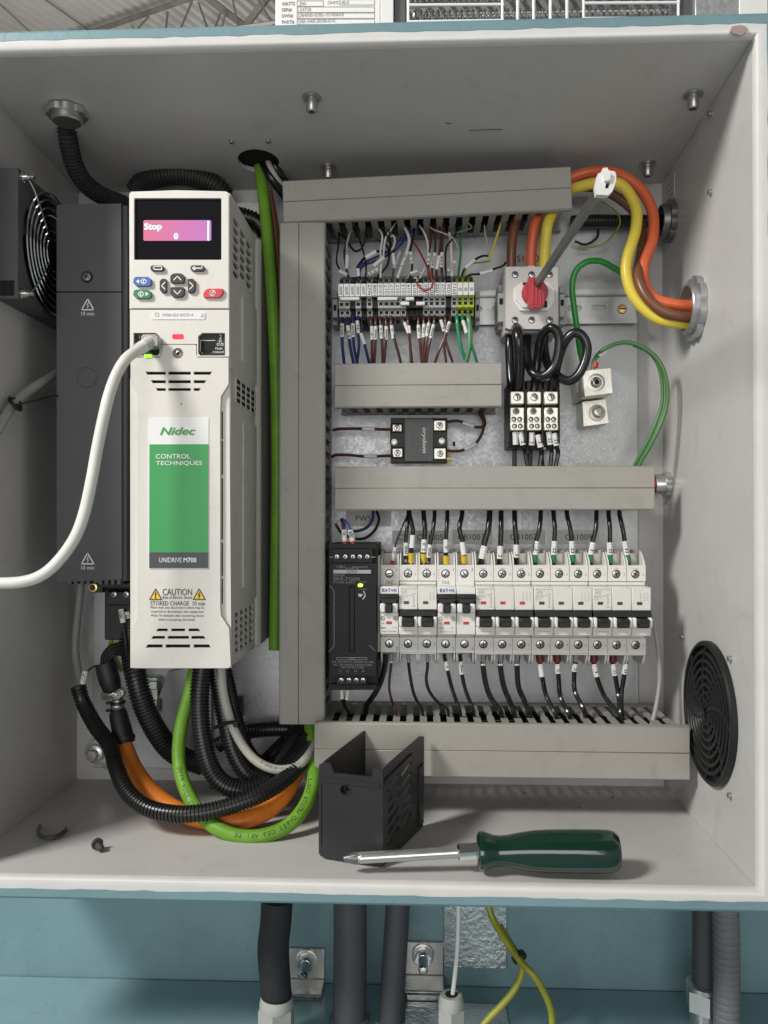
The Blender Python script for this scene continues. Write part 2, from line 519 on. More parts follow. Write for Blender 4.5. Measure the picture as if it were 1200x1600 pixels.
# ================================================================ the cabinet
XL, XR, ZB, ZT = -0.359, 0.249, -0.272, 0.359
YF, YB, YP = 0.640, 0.875, 0.862
ZTB = 0.345                                   # the roof sheet of the cabinet falls slightly to the back
def zc_at(y): return ZT - (ZT - ZTB) * (y - YF) / (YB - YF)
def PC(px, py):
    z = ZT
    for _ in range(6):
        c = PZ(px, py, z); z = zc_at(min(c.y, YB))
    return PZ(px, py, z)
# shared fastener meshes (unit radius, head towards the viewer, -Y)
def screw_mesh(m, slot='cross', dome=0.35):
    b = MB()
    b.lathe((0, 0, 0), (0, -1, 0), [(-0.5, 1.0), (0.12, 1.0), (0.3, 0.86), (dome, 0.55), (dome + 0.02, 0.0)], 16)
    y = -dome - 0.035
    if slot in ('cross', 'slot'):
        b.box((-0.68, y, -0.13), (0.68, y + 0.12, 0.13), 0, 1)
    if slot == 'cross': b.box((-0.13, y + 0.004, -0.68), (0.13, y + 0.12, 0.68), 0, 1)
    if slot == 'hex': b.cyl((0, y, 0), (0, y + 0.12, 0), 0.5, n=6, mi=1)
    return fin(b, [m, black], (0, 0, 0), 'screw')
SCR_CROSS = screw_mesh(screwm, 'cross')
SCR_SLOT = screw_mesh(screwm, 'slot')
SCR_HEX = screw_mesh(nickel, 'hex', 0.45)
SCR_DARK = screw_mesh(steel_dark, 'cross')
SCR_BRASS = screw_mesh(brass, 'slot')
def put_screw(parent, pos, r, me=None, rot=0.0, axis=None, name='screw'):
    o = inst(name, me or SCR_CROSS, parent, pos)
    o.scale = (r, r, r)
    if axis is not None: o.rotation_euler = Vector(axis).to_track_quat('-Y', 'Z').to_euler()
    else: o.rotation_euler = (0, rot, 0)
    return o

enc = thing('electrical_cabinet', 'white powder coated steel cabinet standing open with teal paint round its rim', 'cabinet', (0, YB, ZB))
b = MB(); b.box((XL - .002, YB, ZB - .002), (XR + .002, YB + .003, ZT + .002)); part('back_wall', b, powder, enc)
b = MB(); b.box((XL - .003, YF, ZB - .002), (XL, YB - .0005, ZT + .002)); part('side_wall', b, powder, enc)
b = MB(); b.box((XR, YF, ZB - .002), (XR + .003, YB - .0005, ZT + .002)); part('side_wall', b, powder, enc)
b = MB(); b.box((XL + .0003, YF, ZB - .003), (XR - .0003, YB - .0005, ZB)); part('bottom_wall', b, powder, enc)
hc = PC(404, 252)
cpl = lambda u, v, d: (u, v, zc_at(v) + d)
b = MB(); b.plate([(XL + .0003, YF), (XR - .0003, YF), (XR - .0003, YB - .0005), (XL + .0003, YB - .0005)], 0, .003, [circ(hc.x, hc.y, .0200, 26, .0235)], cpl); part('top_wall', b, powder, enc)
b = MB(); b.lathe((hc.x, hc.y, hc.z + .0036), (0, 0, 1), [(0, .024), (.03, .024), (.031, 0)], 24); part('opening_tube', b, black, enc)
# swept rim: cream flange, then teal outer skin with chipped overspray edge
def sweep_rim(prof, mats, name, wob=0.0, label=None):
    b = MB()
    cs = [(XL, ZB, -1, -1), (XR, ZB, 1, -1), (XR, ZT, 1, 1), (XL, ZT, -1, 1)]
    path = []
    for i in range(4):
        a, c = cs[i], cs[(i + 1) % 4]
        n = 60 if wob else 1
        for k in range(n):
            t = k / n
            path.append((a[0] + (c[0] - a[0]) * t, a[1] + (c[1] - a[1]) * t,
                         (a[2] if k == 0 else (0 if a[2] != c[2] else a[2])), (a[3] if k == 0 else (0 if a[3] != c[3] else a[3]))))
    rows = []
    for x, z, sx, sz in path:
        j = random.uniform(-wob, wob) if wob else 0
        rows.append([b.v((x + sx * (o + (j if q == 0 else 0)), y, z + sz * (o + (j if q == 0 else 0)))) for q, (o, y) in enumerate(prof)])
    for i in range(len(rows)):
        for k in range(len(prof) - 1):
            b.face([rows[i][k], rows[(i + 1) % len(rows)][k], rows[(i + 1) % len(rows)][k + 1], rows[i][k + 1]])
    return part(name, b, mats, enc, label)
sweep_rim([(0.0, YF + .001), (.0003, .6378), (.0010, .6352), (.0026, .6333), (.0048, .6325), (.0088, .6320), (.0100, .6328), (.0104, .640)], rimmat, 'rim_flange')
sweep_rim([(.0080, .63185), (.0138, .6316), (.0157, .6330), (.0164, .638), (.0164, .880)], teal, 'outer_skin', .0005, 'teal painted outside of the cabinet')
b = MB()
for x, z in ((XR + .0075, ZT + .0075),): pass
b.pplate([(1140, 50), (1144, 41), (1158, 39), (1167, 42), (1166, 50), (1158, 55), (1149, 53)], .6316, .6323)
part('bare_patch', b, primer, enc, 'brownish patch of bare primer on the rim')
# fasteners through the ceiling
def ceiling_bolt(px, py, r):
    c = PC(px, py)
    b = MB(); b.lathe((c.x, c.y, c.z), (0, 0, -1), [(0, r * 1.75), (.0016, r * 1.75), (.0018, r * 1.1), (.004, r * 1.1), (.0042, r), (.012, r), (.0126, r * .9), (.0127, r * .55), (.009, r * .5)], 22)
    part('ceiling_bolt', b, nickel, enc)
for q in ((487, 152, .0046), (513, 260, .0046), (1012, 256, .0046), (1083, 147, .0046)): ceiling_bolt(*q)
for px, py in ((362, 219), (419, 218)):
    c = PC(px, py); b = MB(); b.lathe((c.x, c.y, c.z), (0, 0, -1), [(0, .0021), (.003, .0021), (.0032, .0013), (.002, .0012)], 12); part('rivet', b, nickel, enc)
for px, py in ((1112, 178), (1112, 300), (1143, 1029), (1143, 1243), (1068, 995)):
    c = PX(px, py, XR); b = MB(); b.lathe((XR, c.y, c.z), (-1, 0, 0), [(0, .0023), (.003, .0023), (.0034, .0014), (.002, .0013)], 12); part('rivet', b, nickel, enc)
for pts in (((733, 203.5), (750, 203), (770, 202), (785, 202)), ((696, 192), (705, 192.5))):
    b = MB(); b.tube([PC(x, y) for x, y in pts], .00055, 4, 2); part('pencil_mark', b, pencil, enc)
# mounting panel
pl = P(147, 700, YP).x; pr = P(997, 700, YP).x; pt = P(600, 312, YP).z; pb = P(600, 1205, YP).z
b = MB(); b.box((pl, YP, pb), (pr, YP + .003, pt), .0006)
panel = part('mounting_panel', b, galv, enc, 'galvanised sheet steel panel bolted to the back')
for px, py in ((150, 1176),):
    c = P(px, py, YP - .004)
    b = MB(); b.lathe((c.x, YP, c.z), (0, -1, 0), [(0, .0125), (.002, .0125), (.0022, .0085), (.009, .0082), (.0095, .005), (.018, .005), (.0182, 0)], 20)
    part('panel_bolt', b, zinc, panel)
c = P(160, 1190, YP - .03)
b = MB(); b.lathe((c.x, YP - .012, c.z), (0.2, -1, -0.15), [(0, .0045), (.012, .0045), (.0125, .006), (.017, .006), (.0172, .003), (.0174, 0)], 12); part('panel_bolt', b, zinc, panel)
# label tapes on the panel
def tape(px0, py0, px1, py1, s, label, hpx=9.5, Y=YP, m=None, cx=None):
    t = MB(); t.pbox(px0, py0, px1, py1, Y - .0008, Y - .0001)
    c = P((px0 + px1) / 2, (py0 + py1) / 2, Y)
    o = solo('identification_label', t, m or labeld, label, 'label', (c.x, Y - .0005, c.z), 'device labels on the mounting panel')
    u = MB(); u.ptext(s, cx or (px0 + px1) / 2, (py0 + py1) / 2, hpx, Y - .0011); part('lettering', u, ink, o)
tape(540, 798, 611, 822, 'PWS1', 'pale label tape printed PWS1 above the black power supply', 9, cx=570)
tape(613, 829, 650, 850, 'CB1', 'pale label tape above the first breaker starting with CB1', 9)
tape(650, 829, 694, 850, 'CB1005', 'pale label tape between yellow ferruled wires printed CB1005', 9)
tape(707, 828, 769, 850, 'CB1003', 'pale label tape printed CB1003', 9, cx=736)
tape(787, 828, 852, 850, 'CB1007', 'pale label tape printed CB1007', 9, cx=818)
tape(870, 828, 936, 850, 'CB1009', 'pale label tape printed CB1009', 9, cx=904)
tape(790, 391, 860, 417, 'DS1000A', 'pale label tape printed DS1000A above the disconnect switch', 10)

# ================================================================ rails
def din_rail(x0, x1, py0, py1, label, slots=True):
    z1 = P(700, py0, YP - .0075).z; z0 = P(700, py1, YP - .0075).z
    xa, xb = P(x0, (py0 + py1) / 2, YP - .0075).x, P(x1, (py0 + py1) / 2, YP - .0075).x
    t = thing('mounting_rail', label, 'rail', ((xa + xb) / 2, YP, (z0 + z1) / 2), 'mounting rails')
    zi0, zi1 = z0 + .005, z1 - .005
    holes = []
    x = xa + .012
    while x < xb - .02:
        holes.append(rrect(x, (z0 + z1) / 2 - .0028, x + .015, (z0 + z1) / 2 + .0028, .0027))
        x += .025
    b = MB()
    b.plate([(xa, zi0), (xb, zi0), (xb, zi1), (xa, zi1)], YP - .0018, YP - .0006, holes)
    for za, zb in ((z0, zi0), (zi1, z1)): b.box((xa, YP - .0085, za), (xb, YP - .0073, zb))
    for z in (zi0, zi1): b.box((xa, YP - .00735, z - .0006), (xb, YP - .0007, z + .0006))
    part('profile', b, rail, t)
    return t
r1 = din_rail(520, 995, 455, 508, 'steel mounting rail behind the terminal blocks and disconnect switch')
b = MB(); c = P(972, 483, YP - .002); put_screw(r1, c, .0048, SCR_BRASS); b.bm.free()
din_rail(520, 985, 925, 985, 'steel mounting rail hidden behind the row of breakers')

# ================================================================ wiring ducts
def finger_mesh(depth, wd, notch=True):
    """one finger: x across, y from the cover (0) back to the base (depth), 1.6 mm thick in z"""
    h = wd / 2
    pts = [(-h, 0), (h, 0), (h, depth * .38), (h * .66, depth * .47), (h * 1.0, depth * .56), (h * 1.0, depth), (-h * 1.0, depth), (-h * 1.0, depth * .56), (-h * .66, depth * .47), (-h, depth * .38)]
    b = MB(); b.plate(pts, -.0008, .0008, plane='Z')
    return fin(b, ductin, (0, 0, 0), 'finger')
PITCH_F = 0.0125
def wire_duct(label, px0, py0, px1, py1, Y, vert=False, far=YP, seam=0.5, sides=(1, 1), group='grey wiring ducts', tilt=0.0):
    a = P(px0, py1, Y); c = P(px1, py0, Y)
    x0, x1, z0, z1 = a.x, c.x, a.z, c.z
    t = thing('wiring_duct', label, 'wire duct', ((x0 + x1) / 2, far, (z0 + z1) / 2), group)
    ct = .007
    b = MB()
    # cover: a shallow lid with a shallow groove along its length
    if vert:
        xm = x0 + (x1 - x0) * seam
        for u0, u1 in ((x0, xm - .00012), (xm + .00012, x1)): b.box((u0, Y, z0), (u1, Y + .0022, z1), .0005)
        b.box((x0 + .0004, Y + .0018, z0 + .0003), (x1 - .0004, Y + .004, z1 - .0003))
        for u in (x0, x1): b.box((u - .0007, Y + .0012, z0), (u + .0007, Y + ct, z1), .0003)
    else:
        zm = z0 + (z1 - z0) * seam
        for u0, u1 in ((z0, zm - .00012), (zm + .00012, z1)): b.box((x0, Y, u0), (x1, Y + .0022, u1), .0005)
        b.box((x0 + .0003, Y + .0018, z0 + .0004), (x1 - .0003, Y + .004, z1 - .0004))
        for u in (z0, z1): b.box((x0, Y + .0012, u - .0007), (x1, Y + ct, u + .0007), .0003)
    cov = part('cover', b, duct, t)
    b = MB()
    bd = .010
    if vert:
        b.box((x0 + .001, far - .002, z0), (x1 - .001, far - .0003, z1))
        for u in (x0 + .0008, x1 - .0024): b.box((u, far - bd, z0), (u + .0016, far - .0021, z1))
    else:
        b.box((x0, far - .002, z0 + .001), (x1, far - .0003, z1 - .001))
        for u in (z0 + .0008, z1 - .0024): b.box((x0, far - bd, u), (x1, far - .0021, u + .0016))
    part('base', b, ductin, t)
    dep = far - bd - (Y + .0041)
    me = finger_mesh(dep, .0064)
    lo, hi = (z0, z1) if vert else (x0, x1)
    n = int((hi - lo - .004) / PITCH_F)
    off = lo + ((hi - lo) - (n - 1) * PITCH_F) / 2
    for s in (0, 1):
        if not sides[s]: continue
        for k in range(n):
            q = off + k * PITCH_F
            if vert: inst('finger', me, t, ((x0 + .0016, x1 - .0016)[s], Y + .0041, q), (0, rad(90), 0))
            else: inst('finger', me, t, (q, Y + .0041, (z0 + .0016, z1 - .0016)[s]))
    # the wires packed inside, dark behind the slots
    b = MB()
    n2 = 7
    for k in range(n2):
        f_ = (k + .5) / n2
        if vert: p_ = [(x0 + .008 + f_ * (x1 - x0 - .016), far - .030 - .012 * math.sin(k * 2.1 + q), z0 + .006 + (z1 - z0 - .012) * q / 8) for q in range(9)]
        else: p_ = [(x0 + .006 + (x1 - x0 - .012) * q / 8, far - .030 - .012 * math.sin(k * 2.1 + q), z0 + .008 + f_ * (z1 - z0 - .016)) for q in range(9)]
        b.tube(p_, .0042, 6, 3)
    o = solo('wire_bundle', b, blackg, 'black wires packed inside the ' + label, 'wires', t.location, kind='stuff')
    if tilt: t.rotation_euler = (0, tilt, 0)
    return t
wire_duct('grey wiring duct along the top above the terminal blocks', 442, 268, 893, 340, .790, seam=.5, tilt=rad(-1.9))
wire_duct('tall vertical grey wiring duct beside the beige drive', 437, 347, 507, 1132, .787, vert=True, seam=.42)
wire_duct('shortest grey wiring duct between terminal blocks and relay', 523, 567, 784, 636, .790)
wire_duct('grey wiring duct above the row of breakers', 523, 729, 1023, 796, .790)
wire_duct('lowest grey wiring duct under the breakers with an open slotted top', 491, 1136, 1078, 1211, .762)
# ================================================================ the drive
def pline(b, pts, wpx, Y, mi=0, closed=False):
    """flat printed stroke through photo points at depth Y"""
    q = [P(x, y, Y) for x, y in pts]
    if closed: q.append(q[0])
    h = L(wpx, Y) / 2
    for a, c in zip(q, q[1:]):
        d = (c - a); d.y = 0
        if d.length < 1e-7: continue
        d.normalize(); n = Vector((-d.z, 0, d.x)) * h; e = d * h * .6
        b.quad(a - e + n, c + e + n, c + e - n, a - e - n, mi)
def pcirc(x, y, r, n=16): return [(x + r * math.cos(2 * math.pi * i / n), y + r * math.sin(2 * math.pi * i / n)) for i in range(n)]
def prr(x0, y0, x1, y1, r, n=4): return rrect(x0, y0, x1, y1, r, n)
YD = 0.690
drv = thing('motor_drive', 'tall beige motor drive with a lit pink display and green front label', 'drive', P(240, 1045, .80))
XDR = P(358, 700, YD).x; XDL = P(203, 700, YD).x
zt = P(280, 300, YD).z; zb = P(280, 1044, YD).z
# inner core (dark, seen through the slots) and beige shells
b = MB(); b.box((XDL + .002, YD + .0065, zb + .002), (XDR - .0035, .80, zt - .002)); part('core', b, black, drv)
b = MB()
b.box((XDL, YD + .004, zt - .0018), (XDR - .0001, .80, zt), .0006)
b.box((XDL, YD + .004, zb), (XDR - .0001, .80, zb + .0018), .0006)
b.box((XDL, YD + .0041, zb + .0019), (XDL + .0018, .80, zt - .0019))
part('shell', b, beige, drv)
# right flank with openings
def yz(px0, py0, px1, py1): pass
seam0, seam1 = .133, .112
def hexes(y0, y1, z0, z1, r):
    out = []; row = 0; z = z0 + r
    while z < z1 - r * .6:
        y = y0 + r * 2 + (r * 2.3 if row % 2 else 0)
        while y < y1 - r * 1.2:
            out.append([(y + r * 2.0 * math.cos(rad(60 * i)), z + r * .95 * math.sin(rad(60 * i))) for i in range(6)])
            y += r * 4.6
        z += r * 1.12; row += 1
    return out
hx = []
for c_ in range(3):
    y = .7035 + c_ * .0272; z = .2062 + c_ * .0030 + (.0037 if c_ == 1 else 0)
    while z + .0062 < .2585:
        hx.append([(y, z + .0016), (y + .006, z), (y + .0245, z + .0010), (y + .0245, z + .0044), (y + .0185, z + .0060), (y, z + .0050)]); z += .0074
lv = []
for (z0, z1, n) in ((.1045, .1245, 4), (-.1155, -.079, 6)):
    dz = (z1 - z0) / n
    for k in range(n):
        for j in range(4):
            y = .7145 + j * .0198
            sl = .0012
            lv.append([(y, z0 + k * dz + .0012), (y + .0165, z0 + k * dz + .0012 + sl), (y + .0165, z0 + (k + 1) * dz - .0008 + sl), (y, z0 + (k + 1) * dz - .0008)])
b = MB()
b.plate([(YD + .0041, .1255), (.7995, .1055), (.7995, zt - .0019), (YD + .0041, zt - .0019)], XDR, XDR - .0022, hx, 'X')
b.plate([(YD + .0041, zb + .0019), (.7995, zb + .0019), (.7995, .1048), (YD + .0041, .1248)], XDR, XDR - .0022, [h for h in lv if h[0][1] < 0], 'X')
part('side_wall', b, beiged, drv)
b = MB()   # louvred insert of the middle vent, set into the flank
z0, z1 = .1000, .1215
b.box((.7120, XDR, z0), (.7975, XDR + .0005, z1)) if 0 else None
for k in range(5):
    z = z0 + k * (z1 - z0) / 4
    b.box((XDR - .0001, .7120, z - .0007), (XDR + .0010, .7960, z + .0007), .0002)
for k in range(5):
    y = .7125 + k * .0208
    b.box((XDR - .0001, y - .0009, z0), (XDR + .0012, y + .0009, z1), .0002)
b.box((XDR, .7128, z0), (XDR + .0002, .7958, z1), mi=1)
part('side_vent', b, [beiged, black], drv)
b = MB()
b.plate([(.737, .140), (.799, .128), (.799, .2005), (.742, .2005), (.737, .195)], XDR + .0016, XDR - .0001, plane='X')
b.plate([(.742, -.0600), (.799, -.0740), (.799, .0890), (.747, .0890), (.742, .084)], XDR + .0016, XDR - .0001, plane='X')
b.box((XDL, .8003, zb + .001), (XDR + .0050, .838, zt - .001), .003)
part('rear_case', b, beiged, drv)
b = MB(); b.box((XDL - .05, .8385, zb + .004), (XDR + .0062, YP - .0003, zt + .012), .001); part('heat_sink', b, charcoal, drv)
# keypad module
b = MB()
kp = [(202, 303), (205, 299.5), (240, 298.5), (275, 297.2), (310, 298), (352, 299), (356.5, 301), (358.5, 306), (358.5, 482.3), (202.5, 482.3)]
b.pplate(kp, YD - .0004, YD + .004, [prr(210, 310, 346, 406, 2)])
b.pplate([(x + (1.5 if x < 280 else -1.5), y + (1.2 if y < 390 else -1.2)) for x, y in kp], YD - .0010, YD - .0004, [prr(209.3, 309.3, 346.7, 406.7, 2)])
key = part('keypad', b, beige, drv)
b = MB(); b.pbox(210, 310, 346, 406, YD + .0012, YD + .004); part('display_glass', b, bezel, key)
lcdm = mat('display_backlight', (0.9, 0.3, 0.6), 0.4, emit=.5)
nt = lcdm.node_tree; tcn = nt.nodes.new('ShaderNodeTexCoord'); sx = nt.nodes.new('ShaderNodeSeparateXYZ'); cr = nt.nodes.new('ShaderNodeValToRGB')
cr.color_ramp.elements[0].color = (0.80, 0.16, 0.27, 1); cr.color_ramp.elements[1].color = (0.60, 0.19, 0.60, 1)
nt.links.new(tcn.outputs['Generated'], sx.inputs[0]); nt.links.new(sx.outputs[0], cr.inputs[0])
nt.nodes['Principled BSDF'].inputs['Base Color'].default_value = (.03, .01, .02, 1); nt.nodes['Principled BSDF'].inputs['Emission Strength'].default_value = .9
for s in ('Emission Color',): nt.links.new(cr.outputs[0], nt.nodes['Principled BSDF'].inputs[s])
b = MB(); b.pplate(prr(224, 344, 330, 376, 2.5), YD + .0008, YD + .00115); part('screen', b, lcdm, key)
b = MB()
b.ptext('Stop', 239, 355, 13.5, YD + .00055, 28, bold=.015)
b.ptext('0', 275, 369, 10, YD + .00055, 7, bold=.03)
b.pbox(324.3, 345, 326.6, 375.5, YD + .0005, YD + .00075)
part('screen_text', b, [lcdtext, lcddark], key)
# (the keypad is a part, so its buttons are sub-parts; the signs are joined to them below)
def button(poly, m, lab, glyph):
    b = MB(); b.pplate(poly, YD - .0034, YD - .0009)
    cx = sum(p[0] for p in poly) / len(poly); cy = sum(p[1] for p in poly) / len(poly)
    b.pplate([(cx + (x - cx) * .93, cy + (y - cy) * .9) for x, y in poly], YD - .0039, YD - .0033)
    glyph(b, cx, cy, YD - .0041)
    return part('button', b, [m, whiteink], key, lab)
def g_back(b, x, y, Y): pline(b, [(x - 7, y - 1), (x - 3, y - 3), (x + 7, y - 3), (x + 7, y + 2), (x - 4, y + 2)], 1.5, Y, 1); pline(b, [(x - 4, y - 3.5), (x - 7, y - 1), (x - 4, y + 1)], 1.4, Y, 1)
def g_enter(b, x, y, Y): pline(b, [(x - 7, y), (x + 7, y), (x + 7, y - 3)], 1.8, Y, 1); pline(b, [(x - 4, y - 2.6), (x - 8, y), (x - 4, y + 2.6)], 1.6, Y, 1)
def chev(dx, dy):
    def g(b, x, y, Y):
        if dy: pline(b, [(x - 5.5, y + 3 * -dy), (x, y + 3 * dy), (x + 5.5, y - 3 * dy)], 1.5, Y, 1)
        else: pline(b, [(x - 2.6 * dx, y - 5.5), (x + 3 * dx, y), (x - 2.6 * dx, y + 5.5)], 1.5, Y, 1)
    return g
def g_run(side):
    def g(b, x, y, Y):
        cx = x - side * 2
        pline(b, [(cx - 5, y), (cx, y - 4.6), (cx + 5, y), (cx, y + 4.6)], 1.3, Y, 1, True)
        pline(b, [(cx - .3, y - 2), (cx - .3, y + 2)], 1.6, Y, 1)
        q = [P(x + side * 5, y - 3.4, Y), P(x + side * 10, y, Y), P(x + side * 5, y + 3.4, Y)]
        b.face([b.v(p) for p in q], 1)
    return g
def g_stop(b, x, y, Y): pline(b, pcirc(x, y, 4.4), 1.3, Y, 1, True); pline(b, [(x - 2.5, y + 2.5), (x + 2.5, y - 2.5)], 1.6, Y, 1); pline(b, pcirc(x, y, 1.4, 8), 1.2, Y, 1, True)
button(prr(235, 414.5, 256, 423.5, 4), greybtn, 'dark back button', g_back)
button(prr(297.5, 414.5, 319.5, 423.5, 4), greybtn, 'dark enter button', g_enter)
button([(209, 435), (212, 432.5), (231, 432.5), (236, 436), (236.5, 445), (233, 447), (213, 447), (208, 442)], bluebtn, 'blue reverse button', g_run(-1))
button([(209, 455), (212, 452.5), (231, 452.5), (236, 456), (236.5, 464), (233, 466.5), (213, 466.5), (208, 461)], greenbtn, 'green start button', g_run(1))
button([(266, 431), (270, 427.5), (277, 426.8), (284, 427.5), (288, 431), (288, 440.5), (286, 442.5), (268, 442.5), (266, 440.5)], greybtn, 'up arrow button', chev(0, -1))
button([(266, 450.5), (268, 448.5), (286, 448.5), (288, 450.5), (288, 460), (284, 463.8), (277, 464.6), (270, 463.8), (266, 460)], greybtn, 'down arrow button', chev(0, 1))
button([(249.5, 439), (253, 435.5), (258.5, 435.5), (260, 437), (260, 456), (258.5, 457.5), (253, 457.5), (249.5, 453)], greybtn, 'left arrow button', chev(-1, 0))
button([(305, 439), (301.5, 435.5), (295, 435.5), (293.5, 437), (293.5, 456), (295, 457.5), (301.5, 457.5), (305, 453)], greybtn, 'right arrow button', chev(1, 0))
button([(318, 458), (321, 453), (326, 451), (348, 451), (349, 455), (347, 461), (342, 465), (319, 465), (317.5, 463)], redbtn, 'red stop button', g_stop)
# middle band with two network sockets
portL = [(209, 520), (246, 520), (249.5, 524), (249.5, 555), (209, 551)]
portL = [(208.5, 520), (243, 520), (249, 525), (249.5, 552), (246, 555.5), (208.5, 555.5)]
portR = [(351.5, 520), (316, 520), (309.5, 525), (309.5, 552), (313, 555.5), (351.5, 555.5)]
b = MB()
b.pplate([(203, 484), (358, 484), (358, 557.2), (307.6, 557.2), (307.6, 537.4), (251.2, 537.4), (251.2, 557.2), (203, 557.2)], YD, YD + .004, [portL, portR])
mid = part('middle_band', b, beige, drv)
b = MB(); b.pplate(prr(236, 487, 321, 499, 3), YD - .0006, YD + .0002); part('rating_strip', b, white, mid)
b = MB(); b.ptext('M700-054 00270 A', 278, 492, 5, YD - .0008, 50); pline(b, [(243, 489), (248, 489), (248, 494), (243, 494)], .8, YD - .0008, 0, True); pline(b, [(314, 495), (317, 490), (320, 495)], .8, YD - .0008, 0, True); part('strip_print', b, greyink, mid)
b = MB(); b.pplate(prr(269, 522, 286.5, 529.5, 2), YD - .0005, YD + .001); part('status_lamp', b, ledred, mid, 'glowing red lamp')
b = MB(); b.pbox(207, 519, 251, 557, YD + .0045, YD + .006); b.ptext('1', 218, 526, 5.5, YD + .0041, mi=2)
part('socket', b, [blackp, black, whiteink], mid, 'black network socket with the white plug in it')
b = MB(); b.pbox(308, 519, 353, 557, YD + .0045, YD + .006)
b.pbox(314, 533, 335, 549, YD + .0040, YD + .0046, mi=1)
b.pbox(317, 548.5, 327, 552, YD + .0040, YD + .0046, mi=1)
pline(b, [(313, 549), (313, 532), (336, 532)], .8, YD + .0038, 2)
b.ptext('2', 344.5, 526, 6.5, YD + .0041, mi=2)
for k, (x, y) in enumerate(((341, 538), (347, 538), (344, 533))): pline(b, [(x - 1.6, y - 1.6), (x + 1.6, y - 1.6), (x + 1.6, y + 1.6), (x - 1.6, y + 1.6)], .7, YD + .0041, 2, True)
b.ptext('Multi', 342, 544.5, 3.6, YD + .0041, 11, mi=2); b.ptext('Protocol', 341, 549.8, 3.6, YD + .0041, 17, mi=2); b.ptext('1', 316, 552, 3.5, YD + .0041, mi=2)
part('socket', b, [blackp, black, whiteink], mid, 'empty black network socket')
b = MB(); b.pbox(225.5, 553.5, 236.5, 558.5, YD - .0010, YD + .003); part('link_lamp', b, ledgreen, mid, 'glowing green lamp under the white plug')
# lower cover
slots = []
def seg(y, h, segs, sl):
    for i, (a, c) in enumerate(segs):
        l = sl if i == 0 else 0; r = sl if i == len(segs) - 1 else 0
        if h > 0: slots.append([(a, y - h), (c, y - h), (c - r, y + h), (a + l, y + h)])
        else: slots.append([(a + l, y + h), (c - r, y + h), (c, y - h), (a, y - h)])
seg(583, 2.4, ((227, 259), (263, 298), (302.5, 331.5)), 3)
seg(596.3, 2.4, ((235.5, 259), (263, 298), (302.5, 322.5)), 3)
seg(608.5, 2.2, ((243, 259), (263, 298), (302.5, 314)), 3)
seg(984.3, -2.2, ((243.5, 262), (267.5, 289), (294.5, 313)), 3)
seg(996, -2.3, ((236, 257.8), (262, 295), (299, 321.5)), 3)
seg(1009.5, -2.6, ((227.5, 254), (258.5, 297), (302.5, 329.5)), 3)
slits = [[(346.2, a), (348.4, a), (348.4, c), (346.2, c)] for a, c in ((643, 686), (689, 742), (747, 843), (848, 900), (904, 944))]
b = MB()
# raised front face (narrow waist) in front of a full-width back plate
front = [(204, 558.6), (250, 558.6), (252.4, 555), (252.4, 540.4), (254.5, 538.6), (304.5, 538.6), (306.4, 540.4), (306.4, 555), (309, 558.6), (357, 558.6), (357, 600), (345, 619), (344, 640), (344, 948), (345, 962), (358, 982), (360.5, 1040), (357, 1044), (208, 1044), (204.5, 1040), (204.5, 985), (214.5, 966), (214.5, 618), (204, 600)]
b.pplate(front, YD, YD + .0036, slots + [pcirc(278, 552, 8.4, 18)])
back = [(203.4, 592), (358, 592), (361.5, 1043.5), (203.8, 1043.5)]
# same slots behind so that they read as holes, not print
b.pplate(back, YD + .0037, YD + .0060, [s for s in slots if 975 < s[0][1] < 1020 or s[0][1] > 590] + slits)
cov = part('front_cover', b, beige, drv)
c = P(278, 552, YD); b = MB(); b.cyl((c.x, YD + .0062, c.z), (c.x, YD + .0030, c.z), L(8.2, YD), n=18); part('screw_well', b, beiged, cov)
put_screw(cov, (c.x, YD + .0022, c.z), L(6.6, YD), SCR_HEX)
b = MB(); b.pplate(pcirc(283, 631, 1.2, 8), YD - .0003, YD + .0002); part('moulding_pip', b, black, cov)
# label plate
b = MB(); b.pplate(prr(231.5, 652, 326, 889, 2.5), YD - .0005, YD - .0001); lp = part('label_plate', b, labelm, drv, 'white, green and grey maker label')
b = MB(); b.pbox(233, 694, 325, 863, YD - .0011, YD - .0006); part('green_field', b, greenprint, lp)
b = MB(); b.pbox(233, 863.3, 325, 887.5, YD - .0011, YD - .0006); part('grey_field', b, greylabel, lp)
b = MB()
b.ptext('Nidec', 277.5, 673.5, 12.5, YD - .0009, 57, shear=.30, bold=.022)
b.ptext('CONTROL', 270.3, 713, 7.2, YD - .0014, 55.5, bold=.008, mi=1); b.ptext('TECHNIQUES', 279.7, 724, 7.6, YD - .0014, 74, bold=.008, mi=1)
b.ptext('UNIDRIVE', 266.3, 875, 7.6, YD - .0014, 36, mi=2); b.ptext('M700', 296.8, 875, 7.6, YD - .0014, 20.5, bold=.02, mi=2)
part('label_lettering', b, [greenprint, whiteink, whiteink], lp)
b = MB()
for cx in (243, 311):
    Y = YD - .0003
    b.face([b.v(P(x, y, Y)) for x, y in ((cx - 9.5, 937), (cx + 9.5, 937), (cx, 920))], 1)
    pline(b, [(cx - 9.3, 936.6), (cx + 9.3, 936.6), (cx, 920.3)], 1.3, Y - .0003, 0, True)
pline(b, [(243, 926), (243, 931.5)], 1.9, YD - .0006); pline(b, [(243, 933.2), (243, 934.6)], 1.9, YD - .0006)
pline(b, [(312, 925.5), (309.5, 930), (312.5, 930), (310, 935)], 1.3, YD - .0006)
b.ptext('CAUTION', 277, 925, 10.2, YD - .0003, 47)
b.ptext('Risk of Electric Shock', 277, 933.3, 5, YD - .0003, 47)
b.ptext('STORED CHARGE  10 min', 277.5, 942.7, 6.8, YD - .0003, 87)
b.ptext('More than one disconnect switch may be', 277, 949.8, 4.9, YD - .0003, 86)
